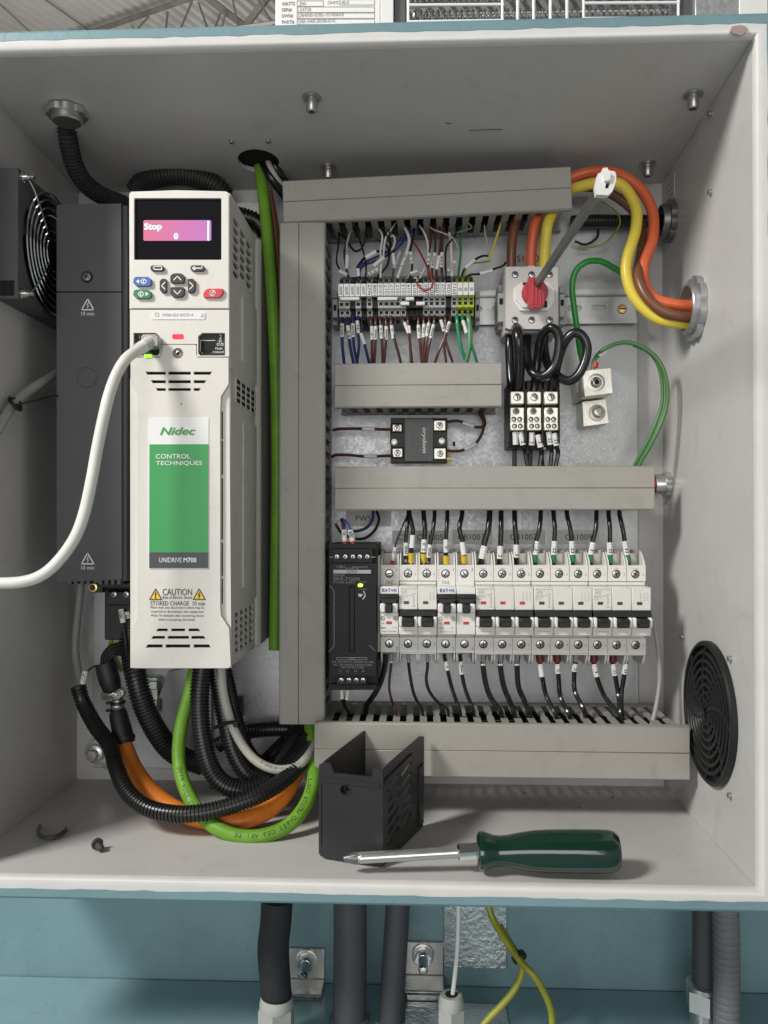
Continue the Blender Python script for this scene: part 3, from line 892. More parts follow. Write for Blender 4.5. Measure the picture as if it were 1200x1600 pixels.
b.ptext('required to de-energise this equipment.', 277.3, 956, 4.9, YD - .0003, 85)
b.ptext('Wait 10 minutes after powering down', 276.8, 962.3, 4.9, YD - .0003, 85)
b.ptext('before accessing terminals.', 276.5, 968.6, 4.9, YD - .0003, 59)
part('caution_print', b, [ink, yellowprint], cov)
# dark power housing to the left
YH = .745
b = MB()
hs = [(91, 319.5), (189, 318), (189.5, 455.3), (88.5, 455.3), (88.5, 322)]
b.pplate(hs, YH, YH + .004)
b.pplate([(88.5, 457.2), (189.5, 457.2), (190, 905), (88.5, 910)], YH, YH + .004)
a = P(97, 908, YH + .004); c = P(203, 320, YH + .004)
a0 = P(88.5, 908, YH).x
b.box((a0 + .0004, YH + .0041, a.z), (P(196, 700, YH).x, YP - .002, c.z), .001)
for k in range(9):
    x = 106 + k * 9.6
    if k in (4,): continue
    b.pbox(x, 904, x + 5.4, 913, YH + .001, YH + .01)
hou = part('power_housing', b, charcoal, drv, 'dark grey housing with white ten minute warnings')
for cy in (476, 873):
    b = MB()
    Y = YH - .0004
    pline(b, [(127.5, cy + 8), (146.5, cy + 8), (137, cy - 9)], 1.9, Y, 0, True)
    pline(b, [(138, cy - 3), (135.8, cy + 1.5), (138.6, cy + 1.5), (136.4, cy + 5)], 1.4, Y)
    b.ptext('10 min', 137, cy + 14, 6.2, Y, 21)
    part('warning_print', b, whiteink, hou)
c = P(136, 433, YH); b = MB(); b.cyl((c.x, YH - .0003, c.z), (c.x, YH + .0006, c.z), L(9.5, YH), n=20); part('screw_well', b, black, hou)
put_screw(hou, (c.x, YH - .0006, c.z), L(7.2, YH), SCR_DARK, .4)
c = P(136, 590, YH); b = MB(); b.ring((c.x, YH, c.z), (0, 1, 0), L(16, YH), .0005, 32, 6); part('knockout_ring', b, charcoal, hou)
# terminals below the housing
b = MB(); b.pbox(150, 909, 206, 921, .760, .80, .002); b.pplate([(138, 918), (142, 911), (150, 909.5), (160, 911), (160, 926), (148, 926)], .7595, .768)
b.pbox(163, 921, 205, 1000, .790, .845, .001)
b.pbox(166, 924, 204, 946, .783, .791, .001)
tb = part('terminal_bracket', b, blackp, drv, 'black plastic power terminal bracket')
c = P(145, 918, .7585); b = MB(); b.lathe((c.x, .7605, c.z), (0, -1, 0), [(0, .0040), (.0022, .0040), (.0024, .0026), (.0008, .0022), (.0007, 0)], 18); part('brass_insert', b, brass, tb)
for x in (178, 197): 
    c = P(x, 929, .782); put_screw(tb, (c.x, .782, c.z), L(5.2, .782), SCR_CROSS, x)
# ================================================================ breakers
YT, YC = .795, .775
PW = .0176
BX0 = P(593, 950, YC).x
zt_ = lambda py: P(800, py, YT).z
zc_ = lambda py: P(800, py, YC).z
upx = YC / F
def breaker_thing(i0, n, kind, label, red, brand=False, prints=True):
    x0 = BX0 + i0 * PW + .0002; x1 = BX0 + (i0 + n) * PW - .0002
    t = thing('circuit_breaker', label, 'circuit breaker', ((x0 + x1) / 2, YP - .01, zc_(954)), 'circuit breakers on the lower rail')
    xs = [BX0 + (i0 + k) * PW for k in range(n + 1)]
    b = MB(); b.box((x0, .7972, zt_(1020)), (x1, .856, zt_(883)), .0006); part('body', b, breaker, t)
    for (ya, yb, yc) in ((883, 907.5 if kind == 'm' else 915, 896.5), (996, 1020, 1006.5)):
        b = MB()
        b.plate([(x0, zt_(yb)), (x1, zt_(yb)), (x1, zt_(ya)), (x0, zt_(ya))], .7935, .7968, [circ(xs[k] + PW * .47, zt_(yc), .0041, 18) for k in range(n)])
        tp = part('terminal_plate', b, breaker, t)
        b = MB()
        for k in range(n): b.cyl((xs[k] + PW * .47, .7966, zt_(yc)), (xs[k] + PW * .47, .7971, zt_(yc)), .0043, n=14)
        for k in range(1, n): b.box((xs[k] - .00012, .7933, zt_(yb)), (xs[k] + .00012, .7936, zt_(ya)))
        part('terminal_recess', b, black, tp, kind='stuff')
        for k in range(n): put_screw(tp, (xs[k] + PW * .47, .7962, zt_(yc)), .0036, SCR_CROSS if kind == 'm' else SCR_SLOT, random.uniform(0, 3))
    if kind == 'm':
        b = MB(); b.box((x0 + .0002, .7945, zt_(914)), (x1 - .0002, .7970, zt_(908.2)), .0004); part('marker_ridge', b, breaker, t)
        b = MB(); b.box((x0, .7938, zt_(1022.5)), (x1, .80, zt_(1020.3)), .0003); part('lower_lip', b, breaker, t)
    # wire guides above and below
    for k in range(n):
        for xx in (xs[k] + .0004, xs[k + 1] - .0018):
            b = MB()
            b.plate([(.7945, zt_(883.2)), (.7960, zt_(877)), (.8060, zt_(864)), (.8120, zt_(861)), (.846, zt_(861)), (.846, zt_(883.2))], xx, xx + .0014, plane='X')
            part('wire_guide', b, breaker, t)
            b = MB()
            b.plate([(.7950, zt_(1020.6)), (.7960, zt_(1030)), (.8010, zt_(1039)), (.806, zt_(1040.5)), (.835, zt_(1040.5)), (.846, zt_(1020.6))], xx, xx + .0014, plane='X')
            part('wire_guide', b, breaker, t)
        b = MB(); b.box((xs[k] + .0019, .815, zt_(883)), (xs[k + 1] - .0019, .845, zt_(866))); part('guide_back', b, breakerd, t)
    if kind == 'm':
        for k in range(n):
            a, c = xs[k] + (.0002 if k == 0 else .0001), xs[k + 1] - (.0002 if k == n - 1 else .0001)
            b = MB(); b.box((a, YC, zc_(953.4)), (c, .7971, zc_(917)), .0007); part('pole_cover', b, breaker, t)
            b = MB(); b.box((a, YC, zc_(993)), (c, .7971, zc_(979.5)), .0007); part('pole_cover', b, breaker, t)
            cx = (xs[k] + xs[k + 1]) / 2
            b = MB(); b.box((cx - .0052, .7665, zc_(978.6)), (cx + .0052, .79, zc_(964.5)), .0009); b.box((cx - .0052, .7655, zc_(970.5)), (cx + .0052, .768, zc_(968.8)), .0003); part('toggle', b, blackp, t)
            b = MB(); b.box((xs[k] + PW * .40 - .0024, YC - .00015, zc_(944.5)), (xs[k] + PW * .40 + .0024, YC + .0003, zc_(939.8))); part('indicator', b, red, t)
            for xx, s in ((xs[k], 1), (xs[k + 1], -1)):
                b = MB(); lo, hi = sorted((xx + s * .0002, xx + s * .0035)); b.box((lo, .7690, zc_(979.3)), (hi, .7971, zc_(963.6)), .0010); part('toggle_guard', b, white, t)
        b = MB(); b.box((x0 + .0003, .7775, zc_(979.4)), (x1 - .0003, .796, zc_(953.6))); b.box((x0 + .0003, .7735, zc_(963.8)), (x1 - .0003, .780, zc_(953.8)), .0006); part('handle_bar', b, blackp, t)
        b = MB()
        Y = YC - .0003
        xa = xs[0]
        b.text('ckt C32', xa + .0050, zc_(925), 4.6 * upx, Y, .0048)
        for j, (py, wd) in enumerate(((920.5, .0148), (930.5, .0120), (933.2, .0070), (936.5, .0040))): b.text('mmmmmmmmm' if 0 else '480Y/277V 10kA', xa + .0014, zc_(py), 1.7 * upx, Y, wd, align='L')
        b.text('ON', xa + .0138, zc_(928), 2.2 * upx, Y); b.text('OFF', xa + .0138, zc_(948), 2.2 * upx, Y)
        b.box((xa + .0136, Y, zc_(945)), (xa + .0140, Y + .0001, zc_(931.5)))
        for j in range(n):
            xx = xs[-1] - .0034 - j * .0032
            for q in range(4): b.box((xx - .00035 + .0004 * (q % 2), Y, zc_(928 + q * 3.4)), (xx + .00005 + .0004 * (q % 2), Y + .0001, zc_(926 + q * 3.4)))
        b.text('supplementary', xa + .0090, zc_(986.5), 1.8 * upx, Y, .0130)
        part('print', b, greyink, t)
        b = MB()
        for k in range(n):
            b.text(str(2 * k + 1), xs[k] + PW * .86, zt_(897), .0022, .7932); b.text(str(2 * k + 2), xs[k] + PW * .88, zt_(1007), .0022, .7932)
            b.box((xs[k] + .006, .7932, zt_(888.2)), (xs[k] + .0105, .7934, zt_(887.8)))
        part('terminal_number', b, greyink, t, kind='stuff')
    else:
        cx = (x0 + x1) / 2
        b = MB(); b.box((x0, YC, zc_(929)), (x1, .7971, zc_(917)), .0006); part('name_strip', b, labelm, t)
        b = MB(); b.box((x0, YC, zc_(992.5)), (x1, .7971, zc_(957.5)), .0007); low = part('pole_cover', b, breaker, t)
        b = MB(); b.plate([(x0 + .0001, zc_(929.3)), (x1 - .0001, zc_(929.3)), (x1 - .0001, zc_(937)), (x1 - .0035, zc_(942.5)), (x0 + .0035, zc_(942.5)), (x0 + .0001, zc_(937))], .7715, .790); b.box((x0 + .0006, .7700, zc_(935)), (x1 - .0006, .774, zc_(930)), .0008); part('handle_bar', b, blackp, t)
        b = MB(); b.box((cx - .0030, .7655, zc_(957.2)), (cx + .0030, .79, zc_(942.8)), .0008); part('toggle', b, blackp, t)
        b = MB(); b.box((x0 + .0004, .788, zc_(957.3)), (x1 - .0004, .7969, zc_(929.2))); part('handle_well', b, blackp, t)
        for s in (-1, 1):
            xa = cx + s * .0031; xb = cx + s * .0082
            b = MB(); b.box((min(xa, xb), .7700, zc_(957.3)), (max(xa, xb), .789, zc_(943)), .0010); part('toggle_guard', b, white, t)
        b = MB(); b.box((cx - .0026, YC - .0002, zc_(976.2)), (cx + .0026, YC + .0003, zc_(971.8))); part('indicator', b, redind, t)
        if brand:
            b = MB(); hh = 5.2 * upx; zz = zc_(922.8)
            for ch, dx in (('E', -.0052), ('A', -.0026), ('T', 0), ('N', .0054)): b.text(ch, cx + dx, zz, hh, YC - .0003, .0023, bold=.03)
            b.cyl((cx + .0027, YC - .0003, zz), (cx + .0027, YC - .0002, zz), .0009, n=8)
            part('maker_lettering', b, blueink, t)
            b = MB(); Y = YC - .0003
            for sx in (-1, 1):
                b.ring((cx + sx * .0058, Y, zc_(967)), (0, 1, 0), .0017, .00018, 16, 4)
                b.text('UL' if sx < 0 else 'CE', cx + sx * .0058, zc_(967), .0015, Y)
            b.text('15A', cx, zc_(966), 2.2 * upx, Y); b.text('480V', cx - .0056, zc_(975), 1.8 * upx, Y); b.text('10kA', cx - .0052, zc_(982), 2.4 * upx, Y, .0046, bold=.03); b.text('60 Hz', cx + .0050, zc_(981.5), 1.8 * upx, Y)
            b.text('FAZ-C15/1-NA', cx, zc_(987.5), 2.4 * upx, Y, .0125)
            part('print', b, ink if i0 == 0 else greyink, low)
        b = MB()
        b.text('1' if brand else '3', x1 - .0020, zt_(890), .0030, .7932); b.text('2' if brand else '4', x1 - .0020, zt_(1014), .0030, .7932)
        for k in range(5): b.box((x0 + .0010, .7932, zt_(891 + k * 4.2)), (x0 + .0019, .7934, zt_(890.2 + k * 4.2)))
        if brand: b.text('FAZ', cx - .0002, zt_(910), .0028, .7932)
        part('terminal_number', b, ink if i0 == 0 else greyink, t, kind='stuff')
    return t
breaker_thing(0, 1, 's', 'narrow cream breaker with blue lettering at the left end of the row', redind, True)
breaker_thing(1, 2, 'm', 'two pole cream breaker with a double black toggle between single breakers', dredind)
breaker_thing(3, 1, 's', 'narrow cream breaker with blue lettering right of the two pole breaker', redind, True)
breaker_thing(4, 1, 's', 'narrow cream breaker with a blank white strip and red window', redind, False)
breaker_thing(5, 3, 'm', 'three pole cream breaker fed by black wires without coloured ferrules', redind)
breaker_thing(8, 3, 'm', 'middle one of the three wide three pole breakers, green ferrules above', dredind)
breaker_thing(11, 3, 'm', 'three pole cream breaker at the right end of the row', dredind)
# slim side module left of the first breaker
b = MB(); b.box((BX0 - .0046, .7860, zt_(1018)), (BX0 - .0002, .855, zt_(868)), .0008)
am = solo('auxiliary_module', b, breakerd, 'thin grey side module wedged between power supply and first breaker', 'module', (BX0 - .0024, .85, zt_(950)))
b = MB()
for k in range(6): b.box((BX0 - .0034, .7858, zt_(900 + 6 * k)), (BX0 - .0022, .78595, zt_(899 + 6 * k)))
part('print', b, greyink, am, kind='stuff')
psup = mat('power_supply_plastic', (.0085, .0085, .009), .5, spec=.25, var=.2, vs=40)
# ================================================================ power supply
YS = .770
ps = thing('power_supply', 'black power supply with a yellow green lamp and white lettering left of the breakers', 'power supply', P(552, 1076, .83))
b = MB()
b.pplate([(514, 850), (590, 850), (590, 1078), (514, 1078)], YS + .012, YP - .008)
b.pplate([(517, 880), (588, 880), (588, 1056), (517, 1056)], YS + .001, YS + .0118, [prr(545, 915, 554.5, 1019, 4)])
b.pbox(517, 1070, 588, 1077, YS + .004, YS + .0118); b.pbox(517, 850, 588, 857, YS + .005, YS + .0118)
part('case', b, psup, ps)
b = MB(); b.pplate(prr(546, 916, 553.5, 1018, 3.4), YS + .0022, YS + .0119); part('vent_rib', b, psup, ps)
def strip_block(y0, y1, x0, x1, xs, yc, up):
    b = MB(); b.pplate([(x0, y0), (x1, y0), (x1, y1), (x0, y1)], YS, YS + .006, [pcirc(x, yc, 5.0, 14) for x in xs]); tbk = part('terminal_strip', b, psup, ps)
    for x in xs:
        c = P(x, yc, YS + .0045); put_screw(tbk, tuple(c), L(4.4, YS), SCR_CROSS, random.uniform(0, 2))
strip_block(858, 879, 520, 582, (526, 539, 551, 562, 573.5), 870, True)
strip_block(1057, 1069, 526, 573, (533, 545, 556.5, 567), 1063, False)
b = MB(); b.pbox(521, 890.5, 579.5, 896, YS + .0002, YS + .0009)
part('output_bar', b, mat('grey_bar', (.33, .33, .33), .5), ps)
b = MB(); Y = YS + .0005
b.ptext('OUTPUT', 550, 893.3, 4, YS - .0001, 16, mi=1)
b.ptext('omron', 529.5, 899.3, 3.6, Y, 17); b.ptext('S8VK-T12024', 541.5, 904.6, 5, Y, 41); b.ptext('POWER SUPPLY', 538, 910, 3.2, Y, 34)
b.ptext('DC ON', 566.5, 909.5, 2.6, Y, 11); b.ptext('V.ADJ', 566.5, 921, 2.6, Y, 11); b.ptext('DC24V 5A', 550, 888, 2.8, Y, 22)
b.ptext('3AC 380-480VAC 50/60Hz 3x0.44A', 551, 1034.3, 3.3, Y, 66); b.ptext('2AC 380-480VAC 50/60Hz 0.86A', 551, 1038.8, 3.3, Y, 61); b.ptext('450-600VDC 0.36A', 551, 1042.6, 3.3, Y, 36)
for s, x in (('L1', 532), ('L2', 543.5), ('L3', 556), ('G', 567.5)): b.ptext(s, x, 1048.3, 3.6, Y)
pline(b, [(526, 1027.5), (573, 1027.5), (573, 1031), (526, 1031)], .9, Y, 0, True); b.ptext('INPUT', 550, 1029.3, 2.6, Y)
pline(b, [(526, 884), (527, 886), (538, 886), (539, 884)], .8, Y); pline(b, [(551, 884), (551, 886), (574, 886), (574, 884)], .8, Y)
pline(b, pcirc(532.5, 885.5, 2.4, 10), 1.0, Y, 0, True)
for x0, x1 in ((515.5, 519.5), (580, 586)): pline(b, [(x0, 870.5), (x1, 870.5)], 1.6, YS - .0003)
pline(b, [(515, 915), (522, 923), (522, 1010), (514, 1018)], .9, Y); pline(b, [(577.5, 1008), (586, 1017)], .8, Y)
part('print', b, [mat('psu_print', (.17, .17, .17), .5), ink], ps)
b = MB(); b.pplate(prr(559, 912, 567, 917.2, 2.4), YS - .0004, YS + .001); part('lamp', b, ledyellow, ps, 'glowing yellow green lamp')
b = MB(); b.pplate([(559.5, 928), (566.5, 928), (566, 931), (563, 933), (560, 931)], YS + .0003, YS + .001)
pline(b, [(568, 924), (570.5, 928), (570, 932), (567, 936)], 1.8, YS + .0006); part('adjust_dial', b, termgrey, ps)
# ================================================================ terminal blocks
YG = .800
TX0 = P(528.3, 452, YG).x; TX1 = P(741.5, 450, YG).x
TPW = (TX1 - TX0) / 24
zg = lambda py, Y=YG: P(635, py, Y).z
tags = ['600'] * 5 + ['4629', '1008', '1010', '1017', '1017', '1017', '1013', '1019', '1019', '1019', '1020', '1021', '1023', '1025', '1026', '3911', 'G', 'G', 'G']
dark = {2, 4, 6, 12, 13, 14, 19}
ordw = ['leftmost', 'second', 'third', 'fourth', 'fifth']
prof = [(.856, zg(428)), (.838, zg(428, .83)), (.812, zg(434)), (.8035, zg(441)), (.8035, zg(463)), (.8065, zg(464.5)), (.8065, zg(478)), (.8090, zg(480)), (.8140, zg(484, .812)), (.8140, zg(493, .812)), (.8200, zg(501, .815)), (.856, zg(501, .815))]
def tlabel(i):
    s = tags[i]
    if s == 'G': return {21: 'green and yellow earth terminal next to the grey 3911 terminal', 22: 'middle one of the three green and yellow earth terminals', 23: 'green and yellow earth terminal at the right end of the strip'}[i]
    col = 'black' if i in dark else 'grey'
    if s == '600': return '%s of the five terminals tagged 600, %s body' % (ordw[i], col)
    if s == '1017': return '%s of the three terminals tagged 1017, grey body' % {8: 'left', 9: 'middle', 10: 'right'}[i]
    if s == '1019': return '%s of the three black terminals tagged 1019' % {12: 'left', 13: 'middle', 14: 'right'}[i]
    return {'4629': 'grey terminal tagged 4629 between two black bodied terminals', '1008': 'black terminal tagged 1008, just left of the grey 1010', '1010': 'grey terminal tagged 1010, left neighbour of the three 1017 ones', '1013': 'grey terminal tagged 1013 at the left edge of the black trio', '1020': 'grey terminal tagged 1020 at the right edge of the black trio', '1021': 'grey terminal tagged 1021 under the end of the red wire', '1023': 'grey terminal tagged 1023 with a leaning white sleeve below', '1025': 'grey terminal tagged 1025, left neighbour of the black 1026', '1026': 'black terminal tagged 1026 between grey ones near the right end', '3911': 'grey terminal tagged 3911 touching the green and yellow ones'}[s]
def body_mesh(m):
    b = MB(); b.plate(prof, 0, TPW - .00025, plane='X'); return fin(b, m, (0, 0, 0), 'body')
BODY = {k: body_mesh(m) for k, m in (('g', termgrey), ('d', blackp), ('y', termgy))}
def holes_mesh():
    b = MB(); x0, x1 = .0010, TPW - .0012
    for ya, yb, Y in ((465.5, 470, .8063), (472, 477, .8063), (485.5, 491, .8137)):
        b.box((x0, Y, zg(yb, Y)), (x1, Y + .0005, zg(ya, Y)))
    b.cyl(((x0 + x1) / 2, .8142, zg(497, .8145)), ((x0 + x1) / 2, .823, zg(497, .8145) - .0012), .0022, n=10)
    b.box((x0, .8062, zg(439.5, .806)), (x1, .8085, zg(435, .806)))
    return fin(b, black, (0, 0, 0), 'openings')
HOLES = holes_mesh()
b = MB()
zf = lambda p, q, Y: None
for x0, x1 in ((.0004, .0010), (TPW - .0012, TPW - .0006)): b.box((x0, .8131, zg(491.6, .8135)), (x1, .8139, zg(485, .8135)))
for ya, yb in ((485, 485.7), (490.9, 491.6)): b.box((.0010, .8131, zg(yb, .8135)), (TPW - .0012, .8139, zg(ya, .8135)))
FRAME = fin(b, white, (0, 0, 0), 'port_frame')
b = MB(); b.box((.0001, YG, zg(462)), (TPW - .00035, .8034, zg(442.3)), .0003); TAG = fin(b, labelm, (0, 0, 0), 'marker_tag')
for i, s in enumerate(tags):
    x = TX0 + i * TPW
    t = thing('terminal_block', tlabel(i), 'terminal', (x + TPW / 2, .856, zg(470)), 'terminal blocks on the upper rail')
    inst('body', BODY['y' if s == 'G' else 'd' if i in dark else 'g'], t, (x, 0, 0))
    o = inst('openings', HOLES, t, (x, 0, 0)); o['kind'] = 'stuff'
    if i not in dark: inst('port_frame', FRAME, t, (x, 0, 0)) if s != 'G' else None
    tg = inst('marker_tag', TAG, t, (x, 0, 0))
    b = MB()
    if s == 'G':
        cx, cz = x + TPW / 2 - .0001, zg(453)
        b.ring((cx, YG - .0001, cz), (0, 1, 0), .0014, .0002, 14, 4)
        for q, wd in enumerate((.0016, .0011, .0005)): b.box((cx - wd / 2, YG - .0002, cz - .0001 - q * .0005), (cx + wd / 2, YG - .0001, cz + .0001 - q * .0005))
        b.box((cx - .0001, YG - .0002, cz), (cx + .0001, YG - .0001, cz + .001))
    else: b.text(s, x + TPW / 2 - .0001, zg(453), .0030, YG - .0002, .0100 if len(s) > 3 else .0075, rot=rad(90))
    part('tag_number', b, ink, tg)
for k, (x0, x1, ya, yb, lab) in enumerate(((531, 561.5, 463.6, 468.8, 'long cream bridge strip at the left end beneath the tags printed 600'), (590, 621, 463.6, 468.8, 'long cream bridge strip mid strip beneath the tags printed 1017'), (634, 647, 463.6, 468.8, 'short cream bridge strip in the upper row at the black terminals'), (626, 639.5, 471, 476.5, 'short cream bridge strip in the lower row left of the black terminals'), (650.5, 664, 471, 476.5, 'short cream bridge strip in the lower row right of the black terminals'))):
    b = MB(); b.pbox(x0, ya, x1, yb, .8010, .8064, .0004)
    solo('bridge_strip', b, white, lab, 'jumper', P((x0 + x1) / 2, yb, .806), 'bridge strips across the terminals')
def end_stop(x0, x1, y0, y1, lab, Y=.820):
    t = thing('end_stop', lab, 'end bracket', P((x0 + x1) / 2, y1, YP - .01), 'grey end brackets clamped on the rail')
    b = MB(); b.pbox(x0, y0 + 12, x1, y1 - 12, Y, .8565, .0006); b.pbox(x0, y0, x1, y0 + 11, Y + .012, .8565, .0005); b.pbox(x0, y1 - 11, x1, y1, Y + .015, .8565, .0005)
    part('body', b, termgrey, t)
    b = MB(); c = P((x0 + x1) / 2, y0 + 26, Y); w2 = L((x1 - x0) * .28, Y); b.box((c.x - w2, Y - .0002, c.z - .003), (c.x + w2, Y + .001, c.z + .003)); part('slot', b, black, t)
end_stop(742.5, 750, 455, 508, 'grey end bracket at the right end of the terminal blocks')
end_stop(519.5, 527.5, 455, 508, 'grey end bracket at the left end of the terminal blocks')
end_stop(778, 788, 445, 515, 'grey end bracket touching the left side of the disconnect switch')
end_stop(874, 883, 447, 507, 'grey end bracket touching the right side of the disconnect switch')
# ================================================================ relay
YR = .838
rl = thing('solid_state_relay', 'black relay module with four metal terminal clamps between two ducts', 'relay', P(654, 722, .86))
b = MB(); b.pplate([(610.5, 653), (699, 653), (699, 722), (610.5, 722)], YR, YP - .0004, [pcirc(615.5, 690, 6.5), pcirc(690.5, 688.5, 6.5)]); part('body', b, blackp, rl)
b = MB(); b.pbox(632, 653.5, 677, 721, YR - .0022, YR - .0002, .0003); part('label_plate', b, mat('relay_label', (.022, .022, .023), .35), rl)
for x, y in ((615.5, 690), (690.5, 688.5)):
    c = P(x, y, YR + .004); b = MB(); b.lathe((c.x, YP - .0005, c.z), (0, -1, 0), [(0, .0052), (.0165, .0052), (.017, .0030), (.020, .0030), (.0202, .0014), (.018, .0013)], 16); part('mounting_bolt', b, nickel, rl)
for x0, y0, x1, y1 in ((613, 663, 628, 674.5), (677.5, 656.5, 696.5, 673), (613, 700.5, 629, 714.5), (678, 700, 697, 717.5)):
    b = MB(); b.pbox(x0 - 2, y0 - 2, x1 + 2, y1 + 2, YR - .0006, YR - .0001); part('terminal_well', b, black, rl)
    b = MB(); b.pbox(x0, y0, x1, y1, YR - .0040, YR - .0012, .0007); cl = part('terminal_clamp', b, aluminium, rl)
    c = P((x0 + x1) / 2, (y0 + y1) / 2, YR - .0046); put_screw(cl, tuple(c), L(5.2, YR), SCR_CROSS, .6)
b = MB(); Y = YR - .0025
b.ptext('crydom', 662.5, 688, 8, Y, 40, rot=rad(-90), shear=.2, bold=.03)
b.ptext('D1D40', 650, 688, 4.5, Y, 15, rot=rad(-90), mi=1); b.ptext('LOAD 40A 100VDC', 656, 688, 3, Y, 42, rot=rad(-90), mi=1); b.ptext('UL', 643.5, 662, 6, Y, rot=rad(-90), mi=1)
pline(b, [(641, 668), (641, 666), (638, 666), (638, 708), (641, 708)], .9, Y, 1); pline(b, [(671, 664), (668, 664), (668, 708), (672, 708)], .9, Y, 1)
b.ptext('3-', 637.5, 716, 4, Y, rot=rad(-90), mi=1); b.ptext('4+', 637.5, 662, 4, Y, rot=rad(-90), mi=1); b.ptext('2-', 672, 717, 4, Y, rot=rad(-90), mi=1)
part('print', b, [whiteink, dimink], rl)
# ================================================================ disconnect switch
YW = .800
sw = thing('disconnect_switch', 'light grey disconnect switch with a red knob and a long steel shaft', 'switch', P(831, 516, .85))
b = MB()
b.pplate([(790, 417), (824, 417), (825, 415.3), (835, 415.3), (836, 417), (872, 417), (872, 512), (868, 514), (795, 514), (790, 512)], YW, YW + .010, [pcirc(x, y, 5.6) for x in (805, 831, 859) for y in (429, 500)])
swm = mat('switch_grey', (.55, .535, .505), .45, var=.03, vs=40)
part('front_plate', b, swm, sw)
b = MB(); b.pbox(788, 415, 873, 520, YW + .0101, .855, .0012); part('body', b, swm, sw)
for x in (805, 831, 859):
    for y in (429, 500):
        c = P(x, y, YW + .003); put_screw(sw, tuple(c), L(5.2, YW), SCR_CROSS, x)
b = MB()
b.pplate([(814, 441), (855, 441), (866, 452), (866, 470), (857, 485), (812, 485), (802, 470), (802, 452)], YW - .0035, YW - .0001)
b.pplate([(815, 442), (854, 442), (862, 452), (862, 468), (852, 480), (816, 480), (806, 468), (806, 452)], YW - .0060, YW - .0034)
part('knob_seat', b, white, sw)
b = MB(); b.pbox(817, 441, 829, 445, YW - .0068, YW - .0058); b.pbox(848, 470, 855, 480, YW - .0068, YW - .0058); part('seat_mark', b, black, sw)
c = P(835.5, 458, YW - .008); kr = L(20, YW)
b = MB(); b.lathe((c.x, YW - .0062, c.z), (0, -1, 0), [(0, kr), (.005, kr), (.0066, kr * .93), (.0066, 0)], 32)
bx = L(12.2, YW)
gp = [(c.x - bx, c.z + kr * .96), (c.x + bx * .8, c.z + kr * .96), (c.x + bx, c.z + kr * .2), (c.x + bx, c.z - kr * 1.15), (c.x + bx * .6, c.z - kr * 1.42), (c.x - bx * .6, c.z - kr * 1.42), (c.x - bx, c.z - kr * 1.15)]
b.plate(gp, YW - .0200, YW - .0110); b.plate([(c.x + (u - c.x) * .86, c.z + (v - c.z) * .93) for u, v in gp], YW - .0214, YW - .0198)
for s in (-.45, 0, .45): b.box((c.x + s * bx - .0009, YW - .0224, c.z - kr * 1.2), (c.x + s * bx + .0009, YW - .0212, c.z + kr * .82), .0004)
part('knob', b, redknob, sw)
p0 = P(838, 446, YW - .016); p1 = P(944, 287, .545)
d = (p1 - p0).normalized()
b = MB(); b.cyl(p0, p1, .0036, .0036, n=4, phase=rad(20)); part('shaft', b, steel_dark, sw)
tip = P(946, 284, .540)
b = MB(); b.pplate([(934.5, 271), (941, 269), (942, 262.5), (949, 261.5), (951, 266), (961, 268), (963, 274), (962.5, 283), (957, 299), (950, 305), (932, 304), (930, 290)], .5385, .5440, [[(947, 285), (953.5, 284), (951, 294), (945.5, 294.5)]])
b.pplate([(942, 271), (955, 270), (953, 281), (944, 283)], .5368, .5386)
part('shaft_end_guide', b, white, sw)
b = MB(); b.pbox(943.5, 283.5, 956, 296, .5425, .5445); part('guide_slot', b, black, sw)
# ================================================================ distribution blocks
YB2 = .800
for k, x in enumerate((797, 823.7, 850)):
    t = thing('distribution_block', ('white metal distribution block left of its two neighbours, nearest the short duct', 'white metal distribution block in the middle of three', 'white metal distribution block right of its two neighbours, nearest the earth lug')[k], 'terminal block', P(x + 11, 695, .85), 'white and black distribution blocks')
    b = MB(); b.pbox(x - 1.5, 594, x + 24.5, 698, YB2 + .014, YP - .0005, .001); b.pbox(x + 22.6, 608, x + 25, 692, YB2 + .003, YB2 + .0145, .0003); b.pbox(x - 2.2, 608, x - .6, 692, YB2 + .003, YB2 + .0145, .0003); part('holder', b, blackp, t)
    b = MB(); b.pbox(x + .3, 611.5, x + 22, 631.5, YB2 - .001, YB2 + .013, .0009); up_ = part('upper_terminal', b, aluminium, t)
    b = MB(); b.pbox(x, 636.5, x + 22, 660.5, YB2 + .0032, YB2 + .013, .0006); b.pbox(x + .2, 659, x + 22.4, 672.5, YB2 + .0012, YB2 + .013, .0008); lo = part('lower_terminal', b, aluminium, t)
    c = P(x + 11, 620.5, YB2 - .0012); put_screw(up_, tuple(c), L(6.2, YB2), SCR_SLOT, rad((80, 25, 70)[k]))
    c = P(x + 9.5, 642.5, YB2 + .0030); put_screw(lo, tuple(c), L(5.2, YB2), SCR_DARK, .3)
    for dx, y, yy in ((6, 655, .0030), (15, 655, .0030), (7, 665.7, .0010), (16, 665.7, .0010)):
        c = P(x + dx, y, YB2 + yy); b = MB(); b.cyl((c.x, c.y + .0004, c.z), (c.x, c.y - .0001, c.z), L(4.0, YB2), n=12); part('screw_hole', b, black, lo)
        put_screw(lo, (c.x, c.y - .0003, c.z), L(2.9, YB2), SCR_SLOT, random.uniform(-.8, .8))
